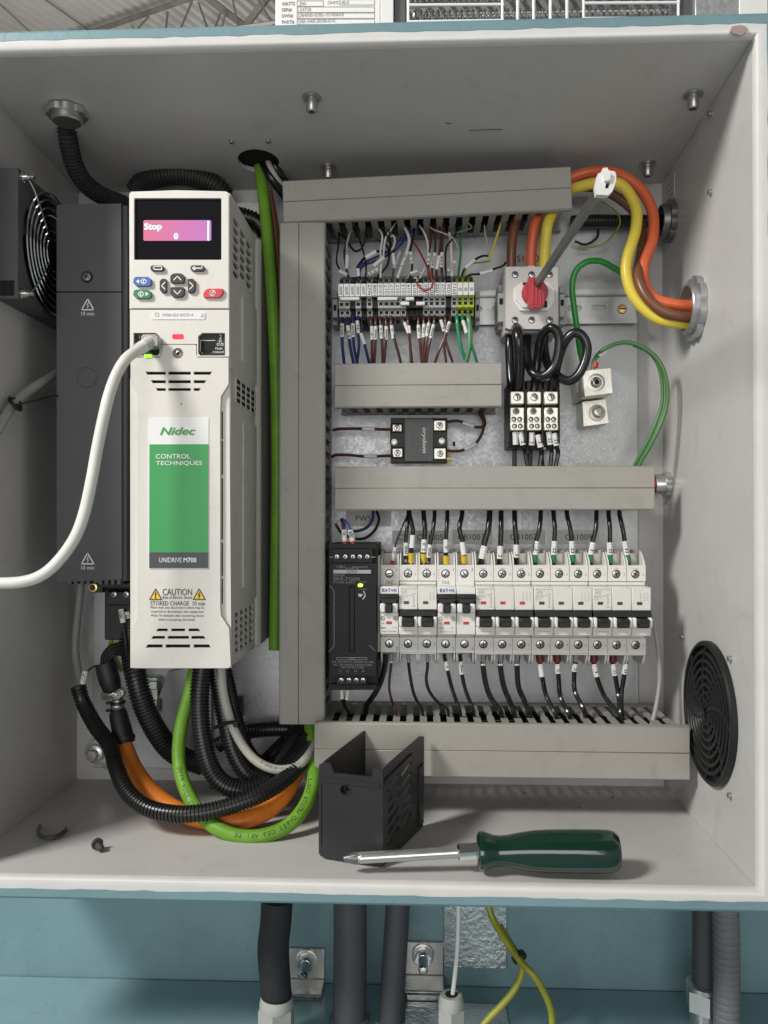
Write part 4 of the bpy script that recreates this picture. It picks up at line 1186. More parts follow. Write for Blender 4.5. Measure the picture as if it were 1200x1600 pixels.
# ================================================================ earth lug
lg = thing('earth_lug', 'stepped aluminium earth lug with two socket screws fixed on the panel', 'earth lug', P(934, 665, .86))
def rotp(pts, cx, cy, a): return [(cx + (x - cx) * math.cos(a) - (y - cy) * math.sin(a), cy + (x - cx) * math.sin(a) + (y - cy) * math.cos(a)) for x, y in pts]
b = MB(); b.pplate([(910, 580), (954, 575), (957, 614), (914, 619)], .800, .856); b.pplate([(910, 628), (946, 624), (951, 661), (912, 666)], .828, .8615); up_ = part('lug_block', b, aluminium, lg)
c = P(931.5, 597.5, .7995); b = MB(); b.lathe((c.x, .8005, c.z), (0, -1, 0), [(0, L(14, .8)), (.0012, L(14, .8)), (.0014, L(11, .8)), (-.0005, L(10.5, .8)), (-.0006, 0)], 24); part('thread_ring', b, nickel, lg)
put_screw(lg, (c.x, .7992, c.z), L(8.5, .8), SCR_HEX)
c = P(933, 645, .827); b = MB(); b.lathe((c.x, .8282, c.z), (0.05, -1, 0.08), [(0, L(13, .82)), (.002, L(13, .82)), (.0022, L(8.5, .82)), (.010, L(8, .82)), (.0105, L(5, .82)), (.0085, L(4.5, .82))], 22); part('fixing_bolt', b, nickel, lg)
# ================================================================ wires
def pts3(pts, Y):
    """(px, py[, depth]) -> world; missing depths run evenly between the given ones"""
    n = len(pts); ys = [p[2] if len(p) > 2 else None for p in pts]
    if ys[0] is None: ys[0] = Y
    if ys[-1] is None: ys[-1] = Y
    k = 0
    while k < n:
        if ys[k] is None:
            a = k - 1; e = k
            while ys[e] is None: e += 1
            for q in range(k, e): ys[q] = ys[a] + (ys[e] - ys[a]) * (q - a) / (e - a)
        k += 1
    return [P(p[0], p[1], y) for p, y in zip(pts, ys)]
def add_sleeve(root, a, c, r, text=None, m=None, name='marker_sleeve', dark_ring=False):
    a, c = Vector(a), Vector(c)
    d = (c - a).normalized()
    b = MB()
    b.cyl(a, c, r, r, n=12)
    ang = math.atan2(d.z, d.x)
    if text:
        mid = (a + c) / 2
        wv = Vector((math.cos(ang), 0, math.sin(ang)))
        if wv.z > 0: wv = -wv
        uv = Vector((-wv.z, 0, wv.x))
        ln = (c - a).length
        yo = -r * 1.04
        def fr(u, t):
            return mid + wv * u + uv * t + Vector((0, yo + (t * t) / (2 * r) * 1.0, 0))
        b.text(text, 0, 0, r * 1.15, 0, ln * .74, mi=1, bold=.02, frame=fr)
    part(name, b, [m or sleeve_m, ink], root)
def wire(label, m, pts, r, Y=.80, sl=(), cap=(), group=None, name='wire', cat='wire', n=8, res=6, rs=None):
    q = pts3(pts, Y)
    R = L(r, q[0].y) * (.9 if any(len(x) > 3 and x[3] < 1.2 for x in sl) else 1)
    b = MB(); b.tube(q, R, n, res)
    root = solo(name, b, m, label, cat, q[len(q) // 2], group)
    for s in sl:
        (a, c, t) = s[:3]
        k = max(1.24, s[3] if len(s) > 3 else 1.45)
        add_sleeve(root, P(*a) if len(a) > 2 else P(a[0], a[1], Y), P(*c) if len(c) > 2 else P(c[0], c[1], Y), R * k, t, s[4] if len(s) > 4 else None)
    for (a, c, mm, k) in cap:
        a, c = P(*a) if len(a) > 2 else P(a[0], a[1], Y), P(*c) if len(c) > 2 else P(c[0], c[1], Y)
        bb = MB(); bb.cyl(a, c, R * k, R * k * .92, n=12); part('ferrule', bb, mm, root)
    return root
# ---- breakers, from above (labels name the ferrule, sleeve and breaker)
GT = 'wires dropping into the tops of the breakers'
YW1 = .803
def top(label, m, x0, xm, x1, y1, r, sl, cap, y0=796):
    pts = [(x0, y0 - 6, .815), (x0, y0 + 8, .808), (xm, 826, YW1), (x1[0], y1, YW1), (x1[1], y1 + 22, YW1), (x1[2], 882, .806)]
    s = [((sl[0], sl[1], YW1), (sl[2], sl[3], YW1), sl[4], sl[5] if len(sl) > 5 else 1.25)] if sl else []
    c = [((cp[0], cp[1], YW1), (cp[2], cp[3], YW1 + .001), cp[4], cp[5]) for cp in cap]
    return wire(label, m, pts, r, YW1, s, c, GT, n=10)
top('thin black wire with a slim white sleeve and red ferrule on the leftmost breaker', blackg, 637, 627, (617, 613, 612), 855, 1.5, (617.5, 855, 613.5, 876, '1011', 1.9), [(613.5, 876, 612.5, 881, redcap, 2.0)])
top('black wire with a grey ferrule left of a yellow ferruled one', blackg, 638, 636, (634, 634, 634), 847, 3.3, (634.2, 848, 634, 868, '10044', 1.15), [(634, 868, 634, 879, greycap, .95)])
top('black wire with a blank white sleeve and the leftmost yellow ferrule', blackg, 640, 645, (645, 643, 642), 836, 3.7, (645, 836, 643.5, 856, None, 1.05), [(642.5, 864, 642, 879, yellowcap, 1.32), (642, 878, 642, 881, white, .5)])
top('black wire with the yellow ferrule on the right pole of the two pole breaker', blackg, 662, 664, (663, 662, 661), 842, 3.7, (663.2, 843, 662, 863, '1012', 1.2), [(661.8, 865, 661.5, 879, yellowcap, 1.25), (661.5, 878, 661.5, 881, white, .5)])
top('black wire with a grey ferrule right of the second yellow ferrule', blackg, 679, 677, (672, 670, 669), 850, 3.1, (672.2, 851, 669.5, 871, '10044', 1.25), [(669.5, 871, 669, 879, greycap, .95)])
top('black wire with a yellow ferrule above the second blue lettered breaker', blackg, 699, 698, (697, 697, 697), 842, 3.6, (697, 843, 697, 863, '1101', 1.1), [(697, 868, 697, 881, yellowcap, 1.5)])
top('curved black wire with the rightmost yellow ferrule', blackg, 722, 718, (723, 725, 725), 846, 4.0, (722.5, 847, 725, 867, None, 1.02), [(725, 868, 725, 880, yellowcap, 1.35)], )
top('black wire without a ferrule, leaning left into the first three pole breaker', blackg, 765, 763, (756, 753, 751), 852, 5.0, (757, 853, 753, 873, '1111', .95), [])
top('straight black wire without a ferrule in the middle of the first three pole breaker', blackg, 783, 783, (782, 781, 781), 852, 4.3, (782, 853, 781, 873, '1112', 1.1), [])
top('black wire with a reddish printed sleeve on the right pole of that breaker', blackg, 804, 805, (807, 807, 807), 850, 4.3, (807, 851, 807, 871, '1113', 1.1), [])
for i, (x0, xm, x1, y1, sx0, sx1) in enumerate(((845, 843, (838, 836, 836), 845, 839, 836.5), (865, 867, (866, 865, 865), 845, 866.5, 865), (886, 891, (893, 895, 895), 845, 893.5, 894.5), (932, 931, (926, 923, 923), 847, 926.5, 923), (951, 953, (953, 953, 953), 847, 952.5, 953), (968, 973, (976, 980, 982), 845, 975.5, 980))):
    lab = ('black wire with a green ferrule on the left pole of the middle three pole breaker', 'black wire with a green ferrule on the centre pole of the middle three pole breaker', 'black wire with a green ferrule on the right pole of the middle three pole breaker', 'black wire with a green ferrule on the left pole of the rightmost breaker', 'black wire with a green ferrule on the centre pole of the rightmost breaker', 'rightmost black wire, its green ferrule on the last pole of the row')[i]
    top(lab, blackg, x0, xm, x1, y1, 3.9, (sx0, y1 + .5, sx1, 867, ('1121', '1122', '1123', '1131', '1132', '1133')[i], 1.12), [(x1[1], 867.5, x1[2], 879, greencap, 1.25)])
# ---- breakers, from below
GB = 'wires leaving the bottoms of the breakers'
YW2 = .803
def bot(label, m, pts, r, sl=None, cap=None, k=1.3, end=.79):
    q = [(p[0], p[1], YW2) for p in pts[:-1]] + [(pts[-1][0], pts[-1][1], end)] + [(pts[-1][0] + 3, pts[-1][1] + 14, end + .008)]
    s = [((sl[0], sl[1], YW2), (sl[2], sl[3], YW2), sl[4], k)] if sl else []
    c = [((cp[0], cp[1], YW2), (cp[2], cp[3], YW2), cp[4], cp[5]) for cp in (cap or [])]
    return wire(label, m, q, r, YW2, s, c, GB)
bot('thin dark red wire leaving the leftmost breaker', brownw, [(612, 1022), (611, 1040), (608, 1072), (612, 1094), (617, 1106)], 2.0, None, [(611.5, 1021, 611.5, 1032, greycap, 1.7), (611.5, 1032.5, 611, 1035.5, white, 1.6)])
bot('thick black wire curving left behind the power supply', blackg, [(603, 1022), (601, 1042), (595, 1065), (585, 1085), (572, 1104)], 4.2, end=.815)
bot('black wire from the left pole of the two pole breaker', blackg, [(638, 1022), (639, 1042), (644, 1074), (650, 1092), (658, 1104)], 2.5, None, [(638, 1021, 638.5, 1035, greycap, 1.3)])
bot('glossy thin black wire swinging right from the two pole breaker', blackg, [(668, 1022), (668, 1042), (666, 1062), (671, 1080), (683, 1096), (698, 1106)], 2.4, None, [(668, 1021, 668, 1034, greycap, 1.3)])
bot('black wire with a slanting white sleeve below the second blue lettered breaker', blackg, [(694, 1022), (696, 1034), (700, 1050), (707, 1078), (717, 1106)], 3.0, (696.5, 1033, 699.5, 1047, '1101', ))
bot('black wire with a printed white sleeve below the blank strip breaker', blackg, [(719, 1022), (720, 1034), (722, 1054), (728, 1080), (738, 1105)], 3.0, (720, 1033, 722, 1053, '10044'))
for i, (x, x2, x3) in enumerate(((755, 760, 781), (782, 787, 802), (808, 810, 825))):
    bot(('thick black wire under the left pole of the first three pole breaker', 'thick black wire under the centre pole of the first three pole breaker', 'thick black wire under the right pole of the first three pole breaker')[i], blackg, [(x + 1, 1024), (x, 1042), (x2, 1072), (x2 + 8, 1092), (x3, 1109)], 4.2, None, [(x + .5, 1022, x, 1037, greycap, 1.05), (x, 1037, x, 1039.5, white, 1.08)])
for i, (x, pts, ln) in enumerate(((843, [(844, 1036), (848, 1062), (854, 1088), (868, 1116)], 1057), (870, [(871, 1036), (873, 1062), (876, 1090), (889, 1116)], 1052), (900, [(899, 1034), (897, 1060), (899, 1082), (912, 1108)], 1049), (927, [(928, 1036), (934, 1062), (946, 1090), (972, 1122)], 1057), (957, [(958, 1036), (962, 1060), (966, 1085), (970, 1116)], 1055), (979, [(978, 1036), (975, 1058), (971, 1085), (972, 1122)], 1053))):
    lab = ('black wire with a dark red boot and long blank sleeve under the middle breaker', 'black wire with a short printed sleeve under the centre of the middle breaker', 'black wire with the shortest sleeve under the right pole of the middle breaker', 'black wire running furthest right from a dark red boot under the last breaker', 'black wire from the centre pole under the last breaker', 'black wire with a sleeve leaning left under the last pole')[i]
    bot(lab, blackg, [(x, 1022)] + pts, 3.6, (pts[0][0], 1037, pts[0][0] + (pts[1][0] - pts[0][0]) * .75, ln, (None, '1122', '1123', '1131', '1132', '1133')[i]), [(x, 1021, pts[0][0], 1034, dredcap if i != 2 and i != 5 else greycap, 1.75 if i != 2 and i != 5 else 1.2)], 1.2)
# ---- power supply
wire('blue wire curling behind the power supply into its right red ferrule', bluew2, [(534, 812, .80), (539, 815, .79), (545, 825, .785), (548, 838, .782), (552, 852, .782)], 3.1, .782, [((547.5, 828, .783), (551, 846, .782), '6000')], [((551, 846.5, .782), (552.5, 855, .782), redcap, 1.15)], name='wire')
wire('brown wire standing in the left red ferrule of the power supply', brownw, [(534, 812, .80), (536, 818, .79), (537.5, 830, .785), (539, 852, .782)], 2.8, .782, [((537.8, 828, .783), (538.7, 846, .782), '1017')], [((538.8, 846.5, .782), (539.5, 855, .782), redcap, 1.25)])
wire('dark blue wire looping from the power supply up to the label PWS1', bluew, [(583, 798, .83), (582, 812, .83), (572, 825, .828), (555, 830, .825), (545, 826, .82)], 2.4, .82)
wire('black wire in the larger loop behind the power supply', blackg, [(588, 798, .838), (592, 812, .838), (586, 828, .838), (572, 840, .835), (555, 842, .83), (535, 834, .825), (524, 818, .825)], 2.2, .83)
wire('short black wire with a white sleeve below the power supply, left one', blackg, [(533, 1070, .785), (534, 1082, .785), (536, 1100, .79), (545, 1112, .80)], 2.2, .785, [((534, 1078, .785), (534.5, 1092, .785), None, 1.3)], group='wires below the power supply')
wire('short black wire with a white sleeve below the power supply, right one', blackg, [(545, 1070, .785), (543, 1082, .785), (538, 1098, .79), (545, 1114, .805)], 2.2, .785, [((544, 1078, .785), (541.5, 1093, .785), None, 1.3)], group='wires below the power supply')
# ---- terminals, from below
GL = 'wires under the terminal blocks'
def low(label, m, pts, r=2.3, sl=None, k=1.32):
    q = [(pts[0][0], pts[0][1], .8155), (pts[0][0] + (pts[1][0] - pts[0][0]) * .35, pts[0][1] + 7, .809)] + [(p[0], p[1], .808) for p in pts[1:-1]] + [(pts[-1][0], pts[-1][1], .812), (pts[-1][0], pts[-1][1] + 8, .816)]
    return wire(label, m, q, r, .808, [((sl[0], sl[1], .808), (sl[2], sl[3], .808), sl[4], k)] if sl else [], (), GL)
low('blue wire at the far left under the terminal strip', bluew, [(534.5, 496), (534.5, 515), (535, 540), (537.5, 566)], 2.4, (534.3, 506, 534.8, 527, '600'))
low('second blue wire from the left, its sleeve hanging lowest of the first three', bluew, [(543, 496), (544, 515), (547, 540), (552, 566)], 2.4, (543.5, 509, 546.5, 530, '133'))
low('blue wire under the black third terminal', bluew, [(552, 494), (552, 515), (553, 540), (557.5, 566)], 2.3, (551.5, 506, 552.3, 527, '600'))
low('blue wire with the highest sleeve of the blue group', bluew, [(559.5, 494), (559, 512), (561, 538), (558, 566)], 2.3, (558.2, 501.5, 560.5, 521, '1241'))
low('blue wire slanting right with a thin tilted sleeve', bluew, [(562, 505), (564, 523), (570, 540), (576.5, 566)], 2.2, (563.5, 521, 570, 538, None))
bl = [('first brown wire from the left under the terminal strip', 578, 581, 581, 510, 581.5, '1121'), ('second brown wire from the left, under the black 1008 terminal', 587, 587, 585, 510, 587.3, '10044'), ('third brown wire from the left, its sleeve clipped at an angle', 594, 595, 598, 508.5, 596.5, '10107'), ('fourth brown wire from the left, bending back towards the third', 603, 603.5, 600, 510, 604, '10044'), ('fifth brown wire from the left, swinging far right below its sleeve', 611, 612, 626, 508.5, 614.5, '1017')]
for lab, xa, xs, xe, ys, xs2, tx in bl: low(lab, brownw, [(xa, 494), (xs + .3, 515), (xs2 + (xe - xs2) * .35, 538), (xe, 566)], 2.2, (xs, ys, xs2, ys + 21, tx))
low('brown wire with a sleeve leaning against another under the 1013 terminal', brownw, [(628.5, 494), (633, 508), (639.5, 524), (642, 566)], 2.1, (632, 504, 638.5, 520.5, None))
low('brown wire half hidden behind a leaning sleeve under the first 1019 terminal', brownw, [(637, 493), (638, 508), (640, 530), (644, 566)], 2.0, (638.8, 509, 640.3, 521, None))
for lab, xa, xs, ys, xs2, xe, tx in (('leftmost of the four brown wires gathered under the 1020 terminals', 654, 653.8, 508, 655, 659, '10017'), ('second of the four gathered brown wires', 662, 662.5, 506.5, 661.5, 661, '1021'), ('third of the four gathered brown wires with the highest sleeve', 671, 670, 505, 667, 662.5, '10441'), ('rightmost of the four gathered brown wires, sleeve leaning left', 679, 677.5, 507.5, 673, 666, '10044')):
    low(lab, brownw, [(xa, 493), (xs, 512), (xs2 + (xe - xs2) * .4, 540), (xe, 566)], 2.2, (xs, ys, xs2, ys + 21, tx))
low('brown wire crossing to the right with a sleeve leaning right', brownw, [(688, 494), (690, 504), (695, 525), (700, 545), (707, 566)], 2.1, (689, 500, 694, 517.5, '115'))
low('brown wire from the black 1026 terminal behind two crossing sleeves', brownw, [(696, 491), (696, 512), (694, 538), (697, 566)], 2.0)
low('brown wire crossing to the left with a sleeve leaning left', brownw, [(704.5, 494), (702, 506), (696, 525), (686, 548), (680, 566)], 2.2, (702.5, 503, 697.5, 519.5, '1025'))
low('bright green wire from the leftmost earth terminal', tealw, [(713.5, 492), (715.5, 515), (721, 545), (729, 566)], 2.8)
low('green wire ending in a slanted white sleeve at the middle earth terminal', tealw, [(722, 492), (724, 506), (729, 522), (737, 540), (745, 566)], 2.3, (723.5, 501, 729, 520.5, None))
low('thick sage green wire from the right earth terminal', sagew, [(731.5, 491), (734, 515), (733.5, 542), (728, 567)], 4.0)
# ---- terminals, from above
GU = 'wires above the terminal blocks'
def up(label, m, pts, r=1.8, sl=(), Y=.815, k=1.6):
    n = len(pts)
    q = [(p[0], p[1], p[2] if len(p) > 2 else Y + .012 * (1 - i / max(1, n - 1))) for i, p in enumerate(pts)]
    return wire(label, m, q, r, Y, [((s[0], s[1], Y - .001), (s[2], s[3], Y - .001), s[4], s[5] if len(s) > 5 else k) for s in sl], (), GU)
up('pale pink wire with a white sleeve at the far left above the tags', pinkw, [(553, 349), (546, 366), (542, 383), (542, 398), (541.5, 420)], 1.5, [(542.5, 399, 541.5, 420, None, 1.9)])
up('black wire making a slack loop between two duct slots', blackg, [(532, 366), (541, 374), (549, 387), (556, 392.5), (564, 389), (570, 378), (571, 370)], 1.7)
up('thin black wire falling steeply at the left end of the strip', blackg, [(530, 352), (529, 380), (526, 410), (536, 428)], 1.4, [(530, 423.5, 542.5, 430, None, 2.2)])
up('black wire arching right over the blue wires', blackg, [(571, 352), (573, 370), (590, 376), (603, 383), (608, 395), (606, 412), (598, 424), (590, 432)], 1.8, [(590.5, 420.5, 576, 429, '1010', 2.0)])
up('black wire from a right hand slot joining the blue bundle', blackg, [(590, 347), (600, 362), (608, 374), (609, 388), (604, 396)], 1.5)
up('black wire with a tilted sleeve bending down beside the blue wires', blackg, [(604, 394), (590, 393), (572, 401), (562, 412), (558, 420), (559, 430)], 2.0, [(587.5, 393, 571, 402.5, None, 1.75)])
up('upper dark blue wire sweeping from the duct down to the left', bluew, [(655, 346), (640, 358), (625, 375), (609, 391), (585, 403), (566, 412), (559, 421), (560, 434)], 2.0, [(559, 420, 560.5, 432, None, 1.4)])
up('lower dark blue wire sweeping beside the upper one', bluew, [(657, 352), (641, 364), (627, 381), (611, 396), (588, 407), (569, 415), (562, 424), (563, 436)], 2.0, (), .8165)
up('white wire kinked beside the black loop', white, [(587, 352), (596, 364), (597, 376), (594.5, 392), (595, 410), (594.5, 433)], 1.6, [(600, 402, 583.5, 416, None, 2.1)])
up('white wire dropping straight behind the kinked one', white, [(619, 347), (610, 360), (602, 374), (599, 400), (596, 415), (594.5, 434)], 1.5)
up('short white wire looping back beside the thick white wire', white, [(608, 372), (614, 368), (617, 376), (615.5, 384), (612, 390)], 1.5)
up('thick white wire with a printed sleeve above the 1017 tags', whitecable, [(624, 343), (631, 353), (638, 368), (639, 380), (634, 396), (626, 420), (621, 435)], 2.6, [(636.5, 393, 628, 415, '1017', 1.15)])
up('spare white sleeve lying against the thick white wire', sleeve_m, [(625, 394), (620, 406), (616, 417.5)], 2.6, ())
up('white wire curving down over the black terminals', white, [(655, 352), (663, 364), (668.5, 383), (667, 405), (661, 425), (653, 440)], 1.5, [(653.5, 445, 648, 434, None, 2.2, clearsleeve)])
up('red wire hanging in a loop in front of the white tags', redw, [(643, 374, .828), (655, 392, .82), (665, 412, .81), (673, 430, .800), (676, 443, .797), (672, 451, .7965), (663, 453, .7965), (654, 447, .7965), (650, 440, .798)], 1.4, (), .80)
for i, (a, sx, ex, tx, lab) in enumerate((((673, 346), 673, (670, 396, 669, 414), '1019', 'leftmost brown wire of the trio above the black terminals'), ((679, 344), 679, (679.5, 395.5, 675, 419), '10204', 'brown wire with the broad printed sleeve in the middle of the trio'), ((683, 346), 688, (686, 400, 682, 421.5), None, 'brown wire with the lowest blank sleeve of the trio'), ((695, 346), 691, (690.3, 395, 690, 418), '1023', 'brown wire with an upright sleeve just right of the trio'))):
    up(lab, brownw, [a, (sx + 1, 368), (ex[0], ex[1]), (ex[2], ex[3]), (ex[2] + 1, 436)], 1.9, [(*ex, tx, 1.55)])
up('white wire falling from a slot with a tilted sleeve beside it', white, [(702, 364), (704.5, 380), (705, 396), (706, 412), (706, 432)], 2.0, [(711.5, 408, 700, 424, '1026', 1.35)])
up('dim green wire hanging above the earth terminals', tealw, [(718, 352, .835), (719, 375, .83), (720, 395, .825), (716, 430, .82)], 1.7)
up('olive wire twisting sideways under the top duct', olivew, [(706, 365), (716, 363), (726, 360), (737, 355), (729, 346)], 1.4)
up('yellow wire curving down from the top duct to a knot', yellow, [(784, 337), (782, 350), (776, 370), (770, 388), (764, 405)], 1.7)
up('pale thin wire meeting the yellow wire at the knot', greycable, [(757, 352), (758, 365), (761, 380), (764, 395), (765, 407)], 1.3)
up('green and yellow wire running left from the knot', yelgreen, [(766, 408), (752, 410), (738, 412), (728, 420), (727, 432)], 1.3)
up('black wire with a sleeve slanting down to the earth terminals', blackg, [(765, 400), (754, 400), (742, 406), (727, 419), (722, 430)], 1.8, [(741.5, 406, 726.5, 419, None, 1.7)])
up('black wire with a nearly level sleeve beside the disconnect switch', blackg, [(790, 410), (786, 415), (770, 421), (750, 428), (735, 429), (728, 434)], 1.7, [(769.5, 422.5, 750, 427.8, None, 1.75)])
up('black wire leaning across the fourth and fifth tags gap', blackg, [(547, 351), (556, 362), (563, 378), (569, 398), (572, 418), (571, 434)], 1.4)
up('thin brown wire at the left of the thick white wire', brownw, [(612, 346), (608, 362), (612, 385), (616, 410), (613, 434)], 1.5, [(614, 396, 616, 414, None, 1.7)])
up('black wire hanging just right of the thick white wire', blackg, [(648, 350), (646, 370), (641, 392), (644, 415), (641, 434)], 1.6, [(641.5, 394, 643.5, 412, '1013', 1.7)])
up('pale wire crossing in front of the brown trio high up', greycable, [(664, 347), (676, 358), (692, 364), (708, 372), (716, 388)], 1.2)
up('black wire dropping at the right of the brown trio', blackg, [(716, 346), (712, 366), (698, 386), (696, 412), (697, 434)], 1.5)
up('short white wire with a sleeve lying over the black terminals', white, [(636, 436), (641, 428), (650, 424), (660, 428)], 1.4, [(641, 428, 652, 423.5, None, 2.0)])
up('dark blue wire end beside the second 600 tag', bluew, [(543, 372), (538, 395), (540, 415), (545, 434)], 1.6)
# ---- relay wires
GR = 'brown wires on the relay'
def rel(label, pts, sl, cap=()): return wire(label, brownw, pts, 2.3, .835, [((s[0], s[1], .835), (s[2], s[3], .835), None, 1.3) for s in sl], cap, GR)
rel('brown relay wire running left from the upper clamp', [(520, 672, .842), (535, 670), (570, 670), (600, 671), (614, 671, .835)], [(566, 670, 585.5, 670.5)])
rel('brown relay wire running left from the lower clamp', [(518, 714, .842), (525, 711), (545, 711), (570, 713), (615, 712, .835)], [(569, 713, 589, 713)])
rel('brown relay wire from the upper right clamp with a tilted grey sleeve', [(697, 660, .835), (712, 657.5), (724, 660), (742, 667), (756, 666), (757, 655), (750, 643, .845)], [(723, 660.5, 741, 666.5)])
rel('brown relay wire from the lower right clamp curving up to the duct', [(698, 704, .835), (715, 705), (730, 701), (744, 692), (754, 675), (755, 658), (746, 642, .845)], [(726, 702.5, 735, 698.5), (735, 698.5, 744, 693)])
wire('small yellow ferrule stub by the lower right relay clamp', yellowcap, [(698, 717.5, .835), (706, 718, .835)], 2.2, .835, name='ferrule_stub', cat='ferrule')
wire('thin clear wire standing by the lower right relay clamp', greycable, [(706, 717, .836), (709, 712, .836), (711, 702, .836), (709.5, 694, .836)], .8, .836, [((709.3, 690, .836), (709.7, 697, .836), None, 2.4, black)])
# ---- disconnect: supply cables
GS = 'thick supply cables to the disconnect switch'
wire('thick brown supply cable arching behind the yellow one to the wall fitting', brownc, [(799, 422, .822), (799, 395, .82), (802, 365, .82), (812, 335, .823), (850, 305, .83), (900, 292, .83), (945, 298, .82), (990, 330, .82), (1004, 370, .81), (1000, 405, .79), (997, 432, .774), (1011, 465, .766), (1042, 489, .762), (1094, 499, .764)], 7.4, .82, (), (), GS, 'supply_cable', 'cable', 14, 8)
wire('thick red orange supply cable arching highest to the wall fitting', redorange, [(830, 422, .815), (830, 395, .812), (834, 360, .81), (842, 335, .812), (862, 300, .818), (895, 277, .815), (930, 268, .81), (968, 273, .80), (1000, 295, .795), (1019, 330, .79), (1020, 372, .786), (1007, 410, .782), (1006, 440, .780), (1022, 466, .776), (1055, 476, .772), (1094, 479, .772)], 8.3, .815, (), (), GS, 'supply_cable', 'cable', 14, 8)
wire('thick yellow supply cable nearest the steel shaft', yellow, [(851, 422, .808), (851, 395, .805), (855, 355, .80), (862, 335, .805), (880, 303, .808), (905, 292, .80), (940, 285, .79), (972, 290, .785), (993, 323, .782), (993, 360, .78), (981, 400, .778), (979, 430, .776), (992, 466, .774), (1024, 496, .772), (1060, 505, .770), (1094, 506, .772)], 8.3, .808, (), (), GS, 'supply_cable', 'cable', 14, 8)
# black loops between switch and distribution blocks
GK = 'thick black cables from the disconnect to the distribution blocks'
kk = dict(name='power_cable', cat='cable', n=12, res=8)
wire('thick black cable in the narrow upright loop under the left of the switch', blackg, [(806, 514, .815), (807, 513, .800), (809, 522, .790), (811, 545, .790), (812, 575, .800), (808, 612, .812)], 8.2, .80, (), (), GK, **kk)
wire('black cable falling straight at the left edge under the switch', blackg, [(797, 515, .825), (796, 540, .82), (797, 570, .82), (800, 612, .815)], 7.0, .82, (), (), GK, **kk)
wire('thick black cable in the middle loop under the switch', blackg, [(826, 515, .825), (823, 535, .82), (824, 560, .812), (832, 582, .800), (850, 587, .795), (866, 572, .792), (873, 545, .79), (872, 522, .79), (861, 512, .792), (848, 522, .80), (842, 545, .81), (838, 575, .815), (834, 612, .815)], 6.8, .825, (), (), GK, **kk)
wire('thick black cable in the large loop leaning right over the green wire', blackg, [(852, 514, .825), (850, 540, .822), (856, 570, .815), (872, 588, .800), (889, 595, .790), (904, 585, .785), (915, 562, .784), (917, 540, .784), (908, 523, .784), (895, 521, .786), (882, 535, .79), (873, 560, .80), (866, 590, .81), (861, 612, .815)], 7.0, .825, (), (), GK, **kk)
GD = 'black wires under the distribution blocks'
for i, (xa, ya, xb, yb, pts, tx) in enumerate(((804.5, 675, 805.5, 695, [(804, 705), (804, 730)], '1111'), (813, 675, 817.5, 695.5, [(821, 708), (825, 730)], '1112'), (831, 676, 830.5, 696, [(829, 708), (828, 730)], '1113'), (840.5, 679.5, 845, 699, [(846, 710), (843, 730)], '1121'), (857, 675, 860, 695, [(862, 706), (860, 730)], '1122'), (866, 677, 869.5, 696.5, [(872, 708), (868, 730)], '1123'))):
    lab = ('leftmost black wire below the distribution blocks', 'black wire below the left block with a sleeve leaning right', 'black wire with the broadest upright sleeve, below the middle block', 'black wire with the lowest leaning sleeve below the middle block', 'black wire below the right block, left of its pair', 'rightmost black wire below the distribution blocks')[i]
    wire(lab, blackg, [(xa - .6, ya - 8, .815), (xa, ya, .808), (xb, yb, .808)] + [(p[0], p[1], .812) for p in pts] + [(pts[-1][0], pts[-1][1] + 8, .815)], 3.6, .808, [((xa, ya, .8075), (xb, yb, .8075), tx, 1.3)], (), GD)
wire('small leaning white sleeve on a wire behind the distribution block wires', blackg, [(848, 680, .82), (850, 694, .82), (848, 712, .82), (850, 735, .82)], 1.8, .82, [((849.5, 687, .82), (850, 703, .82), '11', 1.7)], (), GD)
# earth wires
wire('bright green earth wire looping from the lug up behind the yellow cable', greenw, [(915, 590, .81), (912, 572, .815), (906, 545, .825), (902, 515, .83), (897, 480, .83), (894, 450, .828), (899, 425, .825), (915, 410, .822), (937, 408, .825), (958, 418, .832), (978, 430, .84)], 4.8, .81, (), (), None, 'earth_wire', 'wire', 12, 8)
wire('pair of dull green earth wires bending down to the duct, outer one', greend, [(927, 580, .805), (929, 562, .805), (945, 545, .80), (975, 535, .80), (1005, 543, .80), (1030, 565, .80), (1042, 600, .80), (1040, 640, .802), (1022, 685, .805), (1000, 724, .812), (994, 738, .816)], 3.6, .805, [((935, 556, .803), (945, 549, .803), None, 1.15, white), ((930, 574, .804), (931, 566, .804), None, 1.3, redcap)], (), 'dull green earth wires', 'earth_wire', 'wire', 10, 8)
wire('inner dull green earth wire close beside the outer one', greend, [(990, 539, .806), (1012, 549, .806), (1028, 570, .806), (1035, 605, .806), (1032, 640, .807), (1014, 685, .81), (994, 722, .816), (988, 738, .82)], 2.8, .806, (), (), 'dull green earth wires', 'earth_wire', 'wire', 10, 8)
# behind the shaft: black conduit, thin loops
b = MB(); b.corr(pts3([(893, 347, .845), (930, 345), (985, 346), (1036, 345, .85)], .845), L(10, .845))
solo('flexible_conduit', b, blackm, 'black corrugated conduit behind the shaft running to the upper wall fitting', 'conduit', P(960, 346, .847))
wire('thin yellow green wire looping behind the steel shaft', yelgreen, [(905, 385, .845), (925, 386, .845), (945, 380, .84), (962, 362, .84), (969, 345, .84), (960, 328, .842), (940, 315, .845)], 1.3, .845, name='wire')
wire('thin black wire curling under the black conduit', blackg, [(898, 377, .85), (915, 382, .85), (932, 372, .848), (935, 358, .848)], 2.0, .85)
